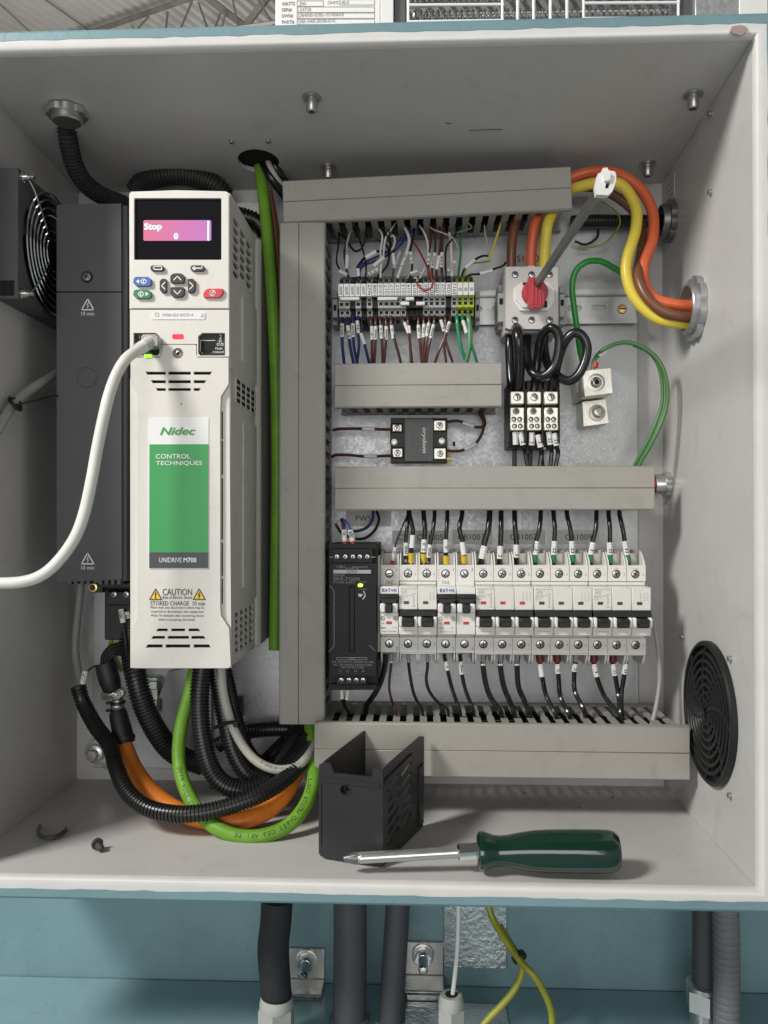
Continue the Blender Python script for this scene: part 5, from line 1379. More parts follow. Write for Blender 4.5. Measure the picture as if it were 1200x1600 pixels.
# ---- tall cables between drive and duct
wire('long lime green cable running down between the drive and the duct', lime, [(403, 236, .838), (406, 262, .832), (414, 330, .815), (422, 420, .806), (428, 520, .805), (432, 640, .81), (433, 760, .812), (431, 880, .812), (429, 1015, .815)], 9.0, .79, (), (), None, 'cable', 'cable', 14, 6)
wire('thin brown cable beside the long lime green one', brownc, [(420, 300, .83), (430, 360, .83), (437, 450, .83), (440, 560, .83), (441, 700, .83), (440, 1010, .83)], 6.5, .83, (), (), None, 'cable', 'cable', 10, 6)
wire('black cable arching from the ceiling hole to the top duct, inner one', blackg, [(408, 238, .832), (413, 258, .826), (424, 278, .824), (440, 300, .832), (456, 322, .845)], 7.0, .785, (), (), 'black cables through the ceiling hole', 'cable', 'cable', 12, 6)
wire('black cable arching from the ceiling hole to the top duct, outer one', blackg, [(423, 238, .830), (428, 256, .826), (438, 274, .830), (454, 296, .842)], 6.5, .79, (), (), 'black cables through the ceiling hole', 'cable', 'cable', 12, 6)
wire('pale grey cable between black ones in the ceiling hole', greycable, [(415, 238, .831), (420, 256, .822), (432, 278, .824), (450, 302, .838)], 4.5, .788, (), (), None, 'cable', 'cable', 10, 6)
# ================================================================ hoses and thick cables, lower left
def hose(label, pts, r, Y=.80, group='black corrugated hoses below the drive', pitch=.0031, m=None):
    q = pts3(pts, Y); b = MB(); b.corr(q, L(r, Y), pitch)
    return solo('corrugated_hose', b, m or blackm, label, 'hose', q[len(q) // 2], group)
hose('black corrugated hose hanging from the scalloped ceiling nut', [(104, 188, .748), (106, 215, .752), (115, 255, .768), (132, 285, .785), (158, 305, .805), (195, 320, .835)], 15.5, .748, 'black corrugated hoses at the top left', m=dustyhose)
hose('black corrugated hose bridging over the top of the drive', [(212, 300, .845), (225, 284, .84), (250, 276, .835), (280, 273, .835), (310, 278, .838), (338, 292, .842), (352, 310, .848)], 17, .84, 'black corrugated hoses at the top left', m=dustyhose)
hose('black corrugated hose end behind the top right of the drive', [(360, 335, .845), (385, 340, .845), (405, 350, .848), (420, 375, .85)], 14, .845, 'black corrugated hoses at the top left')
h1 = hose('black corrugated hose sweeping round in front of the orange cable', [(122, 1072, .80), (130, 1098, .80), (150, 1135, .79), (172, 1165, .775), (182, 1200, .755), (200, 1238, .735), (235, 1264, .72), (290, 1272, .715), (350, 1262, .72), (410, 1240, .73), (450, 1213, .75), (478, 1180, .775), (490, 1158, .80)], 13, .755)
hose('black corrugated hose descending at the left of the drive', [(203, 975, .80), (205, 1010, .795), (213, 1060, .785), (226, 1105, .785), (248, 1148, .79), (275, 1178, .80), (320, 1196, .81)], 17.5, .785)
hose('black corrugated hose dropping from the drive bottom and curving right', [(318, 1030, .77), (312, 1085, .768), (314, 1140, .765), (325, 1190, .76), (345, 1222, .755), (380, 1235, .755), (420, 1222, .765), (462, 1185, .785), (480, 1150, .80)], 15.5, .765)
hose('black corrugated hose in the middle of the bundle under the drive', [(335, 1030, .785), (345, 1085, .782), (355, 1135, .778), (368, 1180, .775), (392, 1213, .775), (425, 1205, .785), (455, 1160, .80), (485, 1120, .82)], 14.5, .78)
hose('thin black corrugated hose tied behind the pale cable', [(350, 1040, .80), (362, 1090, .80), (375, 1140, .795), (392, 1180, .795), (420, 1198, .80), (450, 1180, .81), (478, 1140, .825)], 11, .80)
hose('black corrugated hose passing level behind the bundle', [(340, 1165, .835), (370, 1148, .835), (410, 1140, .835), (455, 1140, .835), (500, 1150, .84)], 12, .835)
hose('black corrugated hose rising to the right under the vertical duct', [(395, 1205, .82), (425, 1180, .82), (455, 1150, .82), (480, 1118, .83)], 12, .82)
hose('black corrugated hose lying lowest behind the green cable', [(330, 1222, .80), (375, 1228, .80), (420, 1215, .80), (458, 1192, .81), (492, 1160, .825)], 12, .80)
oc = wire('thick orange cable curving along the cabinet floor', orange, [(187, 1142, .80), (196, 1170, .795), (212, 1205, .785), (240, 1240, .765), (280, 1268, .745), (325, 1282, .735), (372, 1283, .735), (415, 1268, .745), (445, 1240, .76), (462, 1205, .785), (470, 1165, .81)], 13.2, .78, (), (), None, 'orange_cable', 'cable', 18, 8)
b = MB(); b.lathe(P(184, 1112, .803), P(196, 1166, .796) - P(184, 1112, .803), [(0, .0082), (.004, .0088), (.024, .0098), (.0245, .0108), (.0285, .0108), (.029, .0096), (.031, .0095)], 20); part('heat_shrink_collar', b, heatshrink, oc)
b = MB(); b.tube(pts3([(183, 1082, .803), (184, 1096), (184, 1105), (184, 1120, .802)], .803), lambda s: .0058 + .0012 * math.sin(s * 14), 12, 6); part('braided_shield', b, silverbraid, oc)
b = MB(); b.tube(pts3([(160, 1088, .80), (172, 1084), (182, 1086), (194, 1078, .80)], .80), lambda s: .0035 + .003 * math.sin(s * 3.1), 8, 5); part('loose_braid', b, silverbraid, oc)
b = MB(); b.lathe(P(164, 1036, .80), P(176, 1080, .80) - P(164, 1036, .80), [(0, .0090), (.004, .0100), (.018, .0100), (.026, .0085), (.029, .0060), (.03, 0)], 18); part('breakout_boot', b, heatshrink, oc)
for i, dy in enumerate((0, 6, 12, 18)):
    b = MB(); b.tube(pts3([(160 + i * 4, 1040, .80), (161 + i * 3.5, 1026 + dy * .3, .80), (170 + i * 2, 1013 + dy * .6, .80), (184, 1007 + dy * .8, .80), (204, 1006 + dy, .80)], .80), .0022, 8, 6); part('core_wire', b, blackg, oc)
for y0, y1 in ((1096, 1100), (1108, 1112)):
    b = MB(); b.cyl(P(184, y0, .803), P(184.6, y1, .803), .0072, n=14); b.box(P(166, y0, .803) - Vector((0, .002, 0)), P(176, y1, .803) + Vector((0, .003, 0)), .0003); part('tie', b, blackp, oc)
LIME = [(306, 1040, .79), (296, 1085, .785), (284, 1130, .775), (279, 1175, .765), (284, 1215, .752), (300, 1253, .738), (326, 1285, .722), (366, 1305, .714), (410, 1306, .713), (450, 1290, .720), (476, 1260, .734), (489, 1225, .752), (490, 1188, .775), (486, 1145, .80), (480, 1095, .83)]
lc = wire('lime green cable looping down to the floor below the drive', lime, LIME, 10.2, .745, (), (), None, 'green_cable', 'cable', 18, 8)
pc = wire('pale grey printed cable tied to the hoses under the drive', greycable, [(346, 1040, .775), (348, 1075, .77), (355, 1108, .765), (364, 1136, .76), (380, 1166, .755), (402, 1190, .752), (430, 1202, .752), (458, 1200, .755), (478, 1185, .765), (492, 1160, .79)], 7.0, .765, (), (), None, 'grey_cable', 'cable', 14, 8)
b = MB()
a_, c_ = P(406, 1191, .7443), P(470, 1194, .7470)
for k, ch in enumerate('5E 24AWG 4PR UTP X PATCH E3'):
    if ch == ' ': continue
    u = k / 27; x = 408 + 62 * u; y = 1191.5 + 10.5 * (1 - (2 * u - 1.0) ** 2) - 1
    b.ptext(ch, x, y, 3.4, .7452, rot=rad(-26 + 50 * u))
part('cable_print', b, ink, pc, kind='stuff')
b = MB(); b.tube([P(335, 1137, .764), P(350, 1131, .755), P(364, 1129, .752), P(371, 1131, .757), P(372, 1136, .765)], .0018, 6, 4); b.pbox(364, 1126, 372, 1137, .749, .755, .001)
solo('cable_tie', b, blackp, 'black cable tie holding the pale cable against the hoses', 'cable tie', P(362, 1132, .757))
wire('thin brown wire hanging down beside the pale cable', brownw, [(356, 1040, .82), (364, 1065, .82), (368, 1090, .82), (367, 1118, .825)], 2.8, .82, name='wire')
b = MB(); b.pbox(360, 1091, 376, 1122, .848, YP - .0003, .001); b.pbox(363, 1096, 372, 1100, .845, .849, .0005); solo('tie_mount', b, blackp, 'small black cable tie mount stuck on the panel right of the hoses', 'tie mount', P(368, 1110, .86))
wire('thin teal wire tip showing under the vertical duct', tealw, [(476, 1130, .82), (482, 1142, .81), (490, 1152, .81), (494, 1164, .82)], 2.6, .82)
wire('dim grey cable running down the wall left of the terminals', dgreycable, [(127, 905, .84), (124, 940, .84), (119, 985, .84), (118, 1020, .84), (124, 1056, .83), (130, 1075, .82)], 6.0, .84, (), (), None, 'grey_cable', 'cable', 12, 6)
wire('thin black wire with a white flag label entering the left hose', blackg, [(152, 1040, .80), (146, 1042, .80), (138, 1048, .80), (132, 1060, .80), (126, 1080, .80)], 1.6, .80, [((133.5, 1048, .798), (129, 1068, .798), 'HV1', 3.0)], ())
wire('black wire in two white sleeves at the terminals beside the drive', blackg, [(190, 958, .785), (193, 985, .783), (197, 1010, .782), (199, 1030, .785)], 2.2, .785, [((189, 952, .785), (192.5, 973, .784), '1001', 2.0), ((198, 956, .788), (201, 966, .788), '10', 1.8)], ())
for i, (lab, pts) in enumerate((('pale yellow wire left of its twin under the power terminal', [(178, 985, .80), (176, 997, .80), (172, 1012, .81), (180, 1040, .82)]), ('pale yellow wire right of its twin under the power terminal', [(186, 985, .80), (185, 998, .80), (178, 1018, .81), (190, 1048, .82)]))):
    wire(lab, yelgreen if i == 0 else mat('pale_yellow_wire', (.42, .36, .16), .4), pts, 3.4, .80, (), (), 'yellow wires under the power terminal')
b = MB(); b.pbox(222, 1058, 247, 1118, .850, YP - .0004, .001); b.pbox(224, 1064, 246, 1078, .842, .851, .001); b.pbox(226, 1094, 246, 1114, .842, .851, .001)
solo('shield_clamp', b, mat('yellowish_zinc', (.50, .56, .46), .3, .8), 'zinc plated shield clamp half hidden behind the hose left of the drive bottom', 'clamp', P(235, 1110, .86))
b = MB(); b.pplate([(262, 1050), (300, 1042), (330, 1042), (330, 1180), (300, 1190), (262, 1180), (250, 1150), (248, 1090)], .853, .8615)
solo('gland_plate', b, mat('dull_plate', (.30, .31, .31), .5, .6, var=.12, vs=90), 'dull grey rounded plate fixed on the panel under the drive', 'plate', P(290, 1180, .86))
# white network cable plugged into the drive
nc = wire('white network cable plugged into the drive and leaving to the left', whitecable, [(226, 541, .672), (212, 549, .664), (196, 562, .655), (182, 585, .648), (170, 618, .642), (160, 660, .638), (151, 705, .635), (143, 750, .632), (132, 800, .630), (118, 838, .628), (95, 872, .625), (68, 897, .622), (35, 909, .62), (-20, 912, .62)], 8.6, .645, (), (), None, 'network_cable', 'cable', 16, 8)
b = MB(); b.tube(pts3([(236, 533, .683), (226, 540, .676), (215, 547, .668)], .676), lambda s: .0050 + .0004 * math.sin(s * 40), 12, 10); part('strain_relief', b, mat('strain_relief', (.52, .51, .48), .45), nc)
b = MB(); b.pbox(220, 524, 247, 541, .679, .697, .0006); b.pbox(222, 522, 244, 526, .682, .692, .0004); part('plug', b, mat('clear_plug', (.33, .33, .32), .15), nc)
# grey cable at the left edge with a black tie
gc = wire('grey cable crossing the dark left side with a black tie round it', dgreycable, [(94, 580, .785), (75, 592, .762), (50, 607, .742), (25, 628, .722), (10, 648, .708), (-15, 690, .69)], 7.0, .78, (), (), None, 'grey_cable', 'cable', 12, 6)
b = MB(); b.tube(pts3([(14, 624, .708), (22, 634, .706), (32, 640, .715), (28, 626, .722), (14, 622, .715)], .71), .0018, 6, 4); b.tube(pts3([(20, 634, .707), (45, 628, .72), (70, 622, .735), (90, 618, .744)], .71), .0009, 4, 4); part('tie', b, blackp, gc)
wire('thin pale cable hanging on the right wall beside the breakers', dgreycable, [(1016, 930, .81), (1023, 980, .805), (1029, 1020, .80), (1031, 1060, .80), (1026, 1100, .795), (1018, 1135, .79)], 3.6, .80, (), (), None, 'grey_cable', 'cable', 10, 6)

def cable_print(root, pts, Y, r, text, h, f0, f1, side=0.0, m=None):
    """lettering that follows a cable on the side towards the front"""
    q = resample(pts3(pts, Y), 12)
    d = [0.0]
    for a, c in zip(q, q[1:]): d.append(d[-1] + (c - a).length)
    b = MB(); n = len(text)
    for k, ch in enumerate(text):
        if ch == ' ': continue
        s_ = (f0 + (f1 - f0) * k / max(1, n - 1)) * d[-1]
        j = max(i for i in range(len(d)) if d[i] <= s_); j = min(j, len(q) - 2)
        p = q[j].lerp(q[j + 1], (s_ - d[j]) / max(1e-9, d[j + 1] - d[j])); t = (q[j + 1] - q[j]).normalized()
        nv = t.cross(Vector((0, 1, 0))).normalized(); out = nv.cross(t).normalized()
        if out.y > 0: out = -out
        o_ = (out * math.cos(side) + nv * math.sin(side)); w_ = t.cross(o_).normalized()
        if w_.z < 0 and abs(t.x) > .3: t, w_ = -t, -w_
        b.text(ch, 0, 0, h, 0, frame=lambda u, v: p + o_ * (r * 1.012) + t * u + w_ * v)
    part('cable_print', b, m or ink, root, kind='stuff')

cable_print(lc, LIME, .745, L(10.2, .79), 'CYTP 4G25 2X10 QMM', .0036, .26, .42, .35)
cable_print(lc, LIME, .745, L(10.2, .79), '06 1KV 90C SERVO MOTOR CABLE', .0036, .50, .74, .45)
# ================================================================ fittings on the walls
def scallop(c, axis, r, t, m, parent, name='lock_nut', lobes=8, hole=.72):
    ax = Vector(axis).normalized(); a = ax.orthogonal().normalized(); bb = ax.cross(a); n = lobes * 6
    out = [(r * (1 - .10 * max(0, math.cos(2 * math.pi * i / 6)) ** 2) * math.cos(2 * math.pi * i / n), r * (1 - .10 * max(0, math.cos(2 * math.pi * i / 6)) ** 2) * math.sin(2 * math.pi * i / n)) for i in range(n)]
    c = Vector(c)
    b = MB(); b.plate(out, 0, t, [circ(0, 0, r * hole, 24)], plane=lambda u, v, d: c + a * u + bb * v + ax * d)
    return part(name, b, m, parent)
def wall_fitting(px, py, r, label, m=zinc, depth=.012, bush=None, X=XR):
    c = PX(px, py, X); c.x = X
    t = thing('conduit_fitting', label, 'conduit fitting', c)
    scallop(c + Vector((-.0003, 0, 0)), (-1, 0, 0), r, .0055, m, t)
    b = MB(); b.lathe(c, (-1, 0, 0), [(0, r * .80), (depth, r * .80), (depth + .001, r * .77), (depth + .001, r * .70), (.002, r * .68), (.0015, 0)], 28); part('bushing', b, bush or m, t)
    return t
wall_fitting(1090, 482, .0285, 'large zinc conduit fitting on the right wall taking the thick supply cables', rail, .010)
wall_fitting(1050, 346, .0205, 'zinc conduit fitting behind the red orange cable on the right wall', steel_dark, .011)
wall_fitting(1046, 757, .0130, 'small zinc fitting on the right wall at the end of the duct above the breakers', zinc, .014, zinc)
b = MB(); c = PX(1046, 757, XR); b.lathe((XR - .0145, c.y, c.z), (-1, 0, 0), [(0, .0075), (.003, .0075), (.0031, .005), (.009, .005), (.0092, 0)], 16); solo('red_cable_stub', b, redw, 'red cable end poking from the small fitting on the right wall', 'cable', (XR - .015, c.y, c.z))
c = PC(105, 172)
t = thing('conduit_fitting', 'scalloped ceiling nut holding the black hose at the upper left', 'conduit fitting', c)
scallop(c + Vector((0, 0, -.0003)), (0, 0, -1), .0175, .0055, zinc, t)
b = MB(); b.lathe(c, (0, 0, -1), [(0, .0130), (.010, .0130), (.011, .0120), (.011, 0)], 24); part('bushing', b, nickel, t)
b = MB(); c = PX(1046, 300, XR); b.box((XR - .0006, c.y - .018, c.z - .012), (XR - .0001, c.y + .018, c.z + .012))
st = solo('wall_sticker', b, labeld, 'small pale sticker on the right wall above the dark fitting', 'sticker', c)
b = MB()
for k in range(3): b.box((XR - .0008, c.y - .013, c.z + .006 - k * .006), (XR - .0007, c.y + .010 - k * .004, c.z + .0072 - k * .006))
part('print', b, greyink, st, kind='stuff')
# ================================================================ fan on the left wall
xf = P(28, 360, .70).x; fz0 = P(28, 466, .70).z; fz1 = P(28, 262, .70).z; fcz = (fz0 + fz1) / 2; fy0, fy1 = .70, .822; fcy = (fy0 + fy1) / 2
fan = thing('cooling_fan', 'dark square cooling fan with a chrome wire guard on the left wall', 'fan', (XL, fcy, fz0))
b = MB(); b.plate([(fy0, fz0), (fy1, fz0), (fy1, fz1), (fy0, fz1)], XL + .0002, xf, [circ(fcy, fcz, .0525, 32)], 'X'); part('frame', b, fanmat, fan)
b = MB(); b.box((xf + .0001, fy0 - .0003, fcz - .006), (xf - .004, fy0 + .0002, fcz + .012)) if 0 else b.pbox(0, 438, 22, 462, .6996, .7006); part('frame_slot', b, black, fan)
b = MB(); b.cyl((XL + .001, fcy, fcz), (xf - .004, fcy, fcz), .019, n=20); part('hub', b, blackp, fan)
for k in range(7):
    a0 = 2 * math.pi * k / 7
    b = MB(); pr_ = lambda r, a, x: (x, fcy + r * math.cos(a), fcz + r * math.sin(a))
    b.face([b.v(pr_(.019, a0, xf - .016)), b.v(pr_(.050, a0 - .1, xf - .018)), b.v(pr_(.050, a0 + .6, xf - .006)), b.v(pr_(.019, a0 + .5, xf - .006))]); part('blade', b, blackp, fan)
for r in (.054, .0475, .041, .0345, .028, .0215, .015):
    b = MB(); b.ring((xf + .0045, fcy, fcz), (1, 0, 0), r, .0009, 40, 6); part('guard_ring', b, chrome, fan)
for sy in (-1, 1):
    for sz in (-1, 1):
        b = MB(); b.tube([(xf + .0055, fcy + sy * .012, fcz + sz * .012), (xf + .0055, fcy + sy * .040, fcz + sz * .040), (xf + .0035, fcy + sy * .0515, fcz + sz * .0500), (xf + .0018, fcy + sy * .055, fcz + sz * .0500)], .0010, 6, 4); part('guard_arm', b, chrome, fan)
        b = MB(); b.lathe((xf, fcy + sy * .0545, fcz + sz * .0500), (1, 0, 0), [(0, .0046), (.0020, .0046), (.0022, .0036), (.006, .0034), (.0062, .0020), (.011, .0020), (.0112, 0)], 12); part('screw', b, chrome, fan)
# ================================================================ round black vent on the right wall
c = PX(1112, 1113, XR)
vg = thing('vent_grille', 'round black plastic vent with curved slots on the right wall', 'vent', (XR, c.y, c.z))
b = MB(); b.cyl((XR - .0002, c.y, c.z), (XR - .0012, c.y, c.z), .060, n=48); part('backing', b, black, vg)
b = MB(); b.lathe((XR - .0002, c.y, c.z), (-1, 0, 0), [(0, .0605), (.004, .0605), (.0055, .0590), (.0055, .0565), (.0015, .0555)], 48); part('rim', b, blackp, vg)
for r in (.050, .0432, .0364, .0296, .0228, .0160, .0092):
    b = MB(); b.lathe((XR - .001, c.y, c.z), (-1, 0, 0), [(0, r + .0020), (.0040, r + .0020), (.0046, r + .0012), (.0046, r - .0008), (.0030, r - .0018), (0, r - .0018)], 44); part('vent_ring', b, blackp, vg)
for k in range(8):
    a0 = 2 * math.pi * k / 8 + .2
    b = MB(); b.tube([(XR - .0044, c.y + r * math.cos(a0 + q * .16), c.z + r * math.sin(a0 + q * .16)) for q, r in enumerate((.004, .018, .032, .046, .057))], .0016, 6, 4); part('vent_rib', b, blackp, vg)
# ================================================================ things lying on the cabinet floor
FL, FR, RB = PZ(498, 1342, ZB), PZ(598, 1357, ZB), PZ(661, 1292, ZB)
for q in (FL, FR, RB): q.z = ZB + .0005
du = (FR - FL); wv = du.length; du.normalize()
dv = (RB - FR); dp = dv.length; dv.normalize()
nx = Vector((0, 0, 1))
HC = .0765
cap = thing('terminal_cover', 'loose black plastic terminal cover standing open on the cabinet floor', 'cover', (FL + RB) / 2)
fpl = lambda u, v, d: FL + du * u + nx * v + dv * d
hcx, hcz = wv * .42, HC * .745
b = MB(); b.plate([(0, .004), (.004, .001), (wv * .75, -.0003), (wv, .001), (wv, HC - .002), (wv * .93, HC), (wv * .86, HC), (wv * .83, HC - .007), (.013, HC - .007), (.010, HC), (.003, HC), (0, HC - .002)], 0, .0022, [circ(hcx, hcz, .0042, 18)], plane=fpl); part('front_wall', b, coverp, cap)
b = MB(); o_ = FL + du * hcx + nx * hcz; b.lathe(o_ + dv * .0075, -dv, [(0, .0041), (.0078, .0050), (.0078, .0042), (.003, .0036), (.003, .0018), (.0005, .0016), (.0004, 0)], 18); part('screw_boss', b, coverp, cap)
rpl = lambda u, v, d: FR + dv * u + nx * v - du * d
sl_ = []
for r_ in range(6):
    for c_ in range(2):
        u0 = .012 + c_ * .030; v0 = .012 + r_ * .0085 + c_ * .002
        sl_.append([(u0, v0), (u0 + .024, v0 + .0055), (u0 + .024, v0 + .0095), (u0, v0 + .0042)])
b = MB(); b.plate([(0.0023, .001), (dp, 0), (dp, .030), (dp + .003, .032), (dp + .003, HC + .002), (dp - .004, HC + .004), (.014, HC), (.0023, HC - .003)], 0, .0022, sl_, plane=rpl); part('side_wall', b, coverp, cap, 'slotted right wall of the cover')
b = MB(); b.plate([(.004, HC - .013), (.062, HC - .009), (.066, HC - .004), (.004, HC - .009)], -.0016, -.0001, plane=rpl); b.plate([(dp - .012, .004), (dp - .002, .004), (dp - .002, HC - .02), (dp - .012, HC - .022)], -.0014, -.0001, plane=rpl); part('ridge', b, coverp, cap)
lpl = lambda u, v, d: FL + dv * u + nx * v + du * d
b = MB(); b.plate([(0.0023, .001), (dp, 0), (dp, HC - .02), (dp - .003, HC + .005), (dp - .012, HC + .004), (.012, HC - .001), (.0023, HC - .003)], 0, .0022, plane=lpl); part('side_wall', b, coverp, cap)
b = MB(); b.plate([(.0024, .004), (wv - .0024, .004), (wv - .0024, HC * .55), (.0024, HC * .55)], .045, .047, plane=fpl); part('inner_web', b, coverp, cap)
b = MB(); b.plate([(.002, HC - .0145), (wv - .002, HC - .0145), (wv - .002, HC - .0115), (.002, HC - .0115)], -.0010, .0004, plane=fpl); b.plate([(.0005, .010), (.0025, .010), (.0025, HC - .016), (.0005, HC - .016)], -.0008, .0004, plane=fpl); part('moulded_bead', b, coverp, cap)
# screwdriver
hb, he = P(745, 1329.5, .6535), P(965, 1330.5, .6535)
ax = (he - hb); hl = ax.length; ax.normalize()
tp_ = P(538, 1342, .6475)
sd = thing('screwdriver', 'cross tip screwdriver with a glossy dark green handle lying on the cabinet floor', 'screwdriver', (hb + he) / 2)
R_ = .0166
b = MB(); b.lathe(hb, ax, [(0, .0088), (.0004, .0118), (.002, .0142), (.0045, .0145), (.008, .0134), (.0125, .0118), (.0175, .0112), (.023, .0116), (.031, .0133), (.042, .0152), (.054, .0160), (.075, .0163), (.094, .0162), (.101, .0157), (.105, .0145), (.1075, .0122), (hl, .009), (hl + .0003, 0)], 40)
for v in b.bm.verts:   # shallow flutes along the grip
    q = v.co - hb; s = q.dot(ax); rr = q - ax * s
    if .024 < s < .102 and rr.length > .005:
        an = math.atan2(rr.z, rr.y); k = min(1, (s - .024) / .012, (.102 - s) / .012)
        v.co = hb + ax * s + rr * (1 - .055 * k * (.5 + .5 * math.cos(an * 6)) ** 2)
part('handle', b, handle_g, sd)
sh = (hb - tp_).normalized()
b = MB(); b.cyl(hb - sh * .0138, hb + sh * .001, .0066, .0066, n=6); b.lathe(hb - sh * .0150, sh, [(0, .0045), (.0014, .0063), (.0015, 0)], 18); part('bolster', b, chrome, sd)
b = MB(); b.lathe(tp_ + sh * .010, sh, [(0, .0036), (.002, .0044), (.004, .0044), ((hb - tp_).length - .024, .0044)], 20); part('shaft', b, zinc, sd)
b = MB(); b.lathe(tp_, sh, [(0, .0012), (.0010, .0021), (.006, .0034), (.0105, .0040)], 12)
pp_ = sh.orthogonal().normalized(); qq_ = sh.cross(pp_)
for w_ in (pp_, qq_):
    o2 = sh.cross(w_) * .0006
    vs = [tp_ - sh * .0004 + w_ * .0018, tp_ + sh * .008 + w_ * .0047, tp_ + sh * .012 + w_ * .0045, tp_ + sh * .012 - w_ * .0045, tp_ + sh * .008 - w_ * .0047, tp_ - sh * .0004 - w_ * .0018]
    f1 = [b.v(x + o2) for x in vs]; f2 = [b.v(x - o2) for x in vs]
    b.face(f1); b.face(f2)
    for i in range(6): b.face([f1[i], f1[(i + 1) % 6], f2[(i + 1) % 6], f2[i]])
part('cross_tip', b, steel_dark, sd)
# broken clip and loose screw
zc = ZB + .0032
b = MB(); b.tube([PZ(x, y, zc) for x, y in ((63, 1290), (60, 1297), (61, 1304), (68, 1308), (80, 1309), (93, 1305), (101, 1299))], .0022, 6, 5, flat=.7)
for x, y in ((104, 1292), (107, 1297)): b.cyl(PZ(100, 1300, zc), PZ(x, y, zc), .0014, .0006, n=6)
solo('cable_clip', b, charcoal, 'broken black c shaped clip lying on the floor at the far left', 'clip', PZ(82, 1305, ZB))
p_, q_ = PZ(150, 1316, ZB + .0062), PZ(159, 1327, ZB + .0032)
t = thing('loose_screw', 'loose black screw lying on the floor right of the broken clip', 'screw', PZ(154, 1324, ZB))
b = MB(); b.lathe(p_, q_ - p_, [(0, .0028), (.0006, .0046), (.003, .0050), (.0034, .0030)], 16); part('head', b, charcoal, t)
b = MB(); d_ = (q_ - p_).normalized(); b.lathe(p_ + d_ * .003, d_, [(0, .0026)] + [(.0008 * k, .0026 if k % 2 else .0031) for k in range(1, 10)] + [(.0078, .0015), (.0079, 0)], 12); part('thread', b, charcoal, t)
b = MB(); o3 = p_ - d_ * .0003; b.cyl(o3, o3 + d_ * .001, .0022, n=6); part('socket', b, black, t)
# dust specks
b = MB()
for px, py in ((868, 1337), (640, 1250), (905, 1262), (957, 1246), (820, 1238)):
    c = PZ(px, py, ZB + .0006); b.box(c - Vector((.0006, .0005, .0005)), c + Vector((.0006, .0005, .0004)))
solo('dust_crumb', b, ink, 'small dark crumbs scattered on the cabinet floor', 'crumbs', PZ(850, 1250, ZB), kind='stuff')
# ================================================================ machine under the cabinet
YU = .80
zl = P(600, 1537, YU).z
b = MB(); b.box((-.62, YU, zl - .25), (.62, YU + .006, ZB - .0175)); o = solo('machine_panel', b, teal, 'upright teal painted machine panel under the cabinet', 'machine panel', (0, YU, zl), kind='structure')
b = MB(); b.box((-.62, .30, zl - .012), (.62, YU - .0004, zl), .002); o = solo('machine_shelf', b, teal_lit, 'level teal painted machine shelf at the bottom edge', 'machine shelf', (0, YU, zl - .01), kind='structure')
def gland(px, py, w_, label, Y, hole):
    c = P(px, py, Y)
    t = thing('cable_gland', label, 'cable gland', c - Vector((0, 0, .05)), 'grey cable glands under the cabinet')
    r = L(w_ / 2, Y)
    b = MB(); b.lathe(c + Vector((0, 0, .001)), (0, 0, -1), [(0, hole), (0, r * .78), (.003, r * .90), (.008, r * .95), (.010, r * .95)], 28); b.cyl(c - Vector((0, 0, .009)), c - Vector((0, 0, .052)), r * 1.06, n=6, phase=.3); part('cap', b, glandgrey, t)
    b = MB(); b.cyl(c + Vector((0, 0, .0016)), c + Vector((0, 0, .0005)), hole * 1.0, n=20); part('opening', b, black, t)
gland(432, 1556, 56, 'grey plastic cable gland with the black braided hose in it', .70, .0128)
gland(705, 1556, 42, 'grey plastic cable gland with a thin white wire in it', .70, .005)
def rib_hose(name, label, pts, r, m, Y, cat='conduit', pitch=0):
    q = pts3(pts, Y); b = MB()
    if pitch: b.corr(q, L(r, Y), pitch, .05, 18)
    else: b.tube(q, L(r, Y), 18, 8)
    return solo(name, b, m, label, cat, q[len(q) // 2])
q = pts3([(433, 1405), (431, 1440), (427, 1480), (429, 1520), (433, 1562)], .70)
b = MB(); b.tube(q, lambda s: L(24.5, .70) * (1 - .12 * max(0, s - .6)), 28, 10)
solo('braided_hose', b, blackf, 'black braided hose running down into the left grey gland', 'hose', q[2])
rib_hose('conduit', 'wider dark grey conduit under the cabinet, between the two metal brackets', [(547, 1400), (547, 1500), (545, 1640)], 26, greyconduit, .735)
rib_hose('conduit', 'slimmer dark grey conduit leaning slightly left beside the right bracket', [(622, 1400), (619, 1460), (612, 1560), (608, 1640)], 19, greyconduit, .74)
rib_hose('conduit', 'smooth dark grey conduit at the right partly behind a ribbed one', [(1103, 1405), (1103, 1480), (1102, 1560)], 20, greyconduit, .745)
rib_hose('conduit', 'ribbed grey conduit nearest the right edge under the cabinet', [(1133, 1405), (1135, 1480), (1136, 1640)], 20, mat('lighter_conduit', (.16, .162, .175), .5, var=.1, vs=30), .715, pitch=.0055)
wire('thin white wire dropping into the right grey gland', white, [(716, 1405, .70), (716, 1440, .70), (714, 1490, .70), (709, 1540, .70), (706, 1565, .70)], 3.4, .70)
def nut_fitting(px, py, r, label, Y, m=zinc):
    c = P(px, py, Y)
    t = thing('conduit_connector', label, 'conduit fitting', c)
    b = MB(); b.cyl(c + Vector((0, 0, .009)), c - Vector((0, 0, .008)), r, n=6, phase=.4); part('hex_nut', b, m, t)
    b = MB(); b.lathe(c + Vector((0, 0, .014)), (0, 0, -1), [(0, r * .80), (.001, r * .93), (.0045, r * .93), (.0046, r * .8)], 24); b.lathe(c - Vector((0, 0, .0085)), (0, 0, -1), [(0, r * .8), (.016, r * .8), (.017, r * .9), (.024, r * .9)], 24); part('collar', b, m, t)
nut_fitting(1103, 1560, .0175, 'zinc hex connector at the foot of the smooth right conduit', .745)
nut_fitting(546, 1612, .0185, 'dark connector at the foot of the wider conduit', .735, steel_dark)
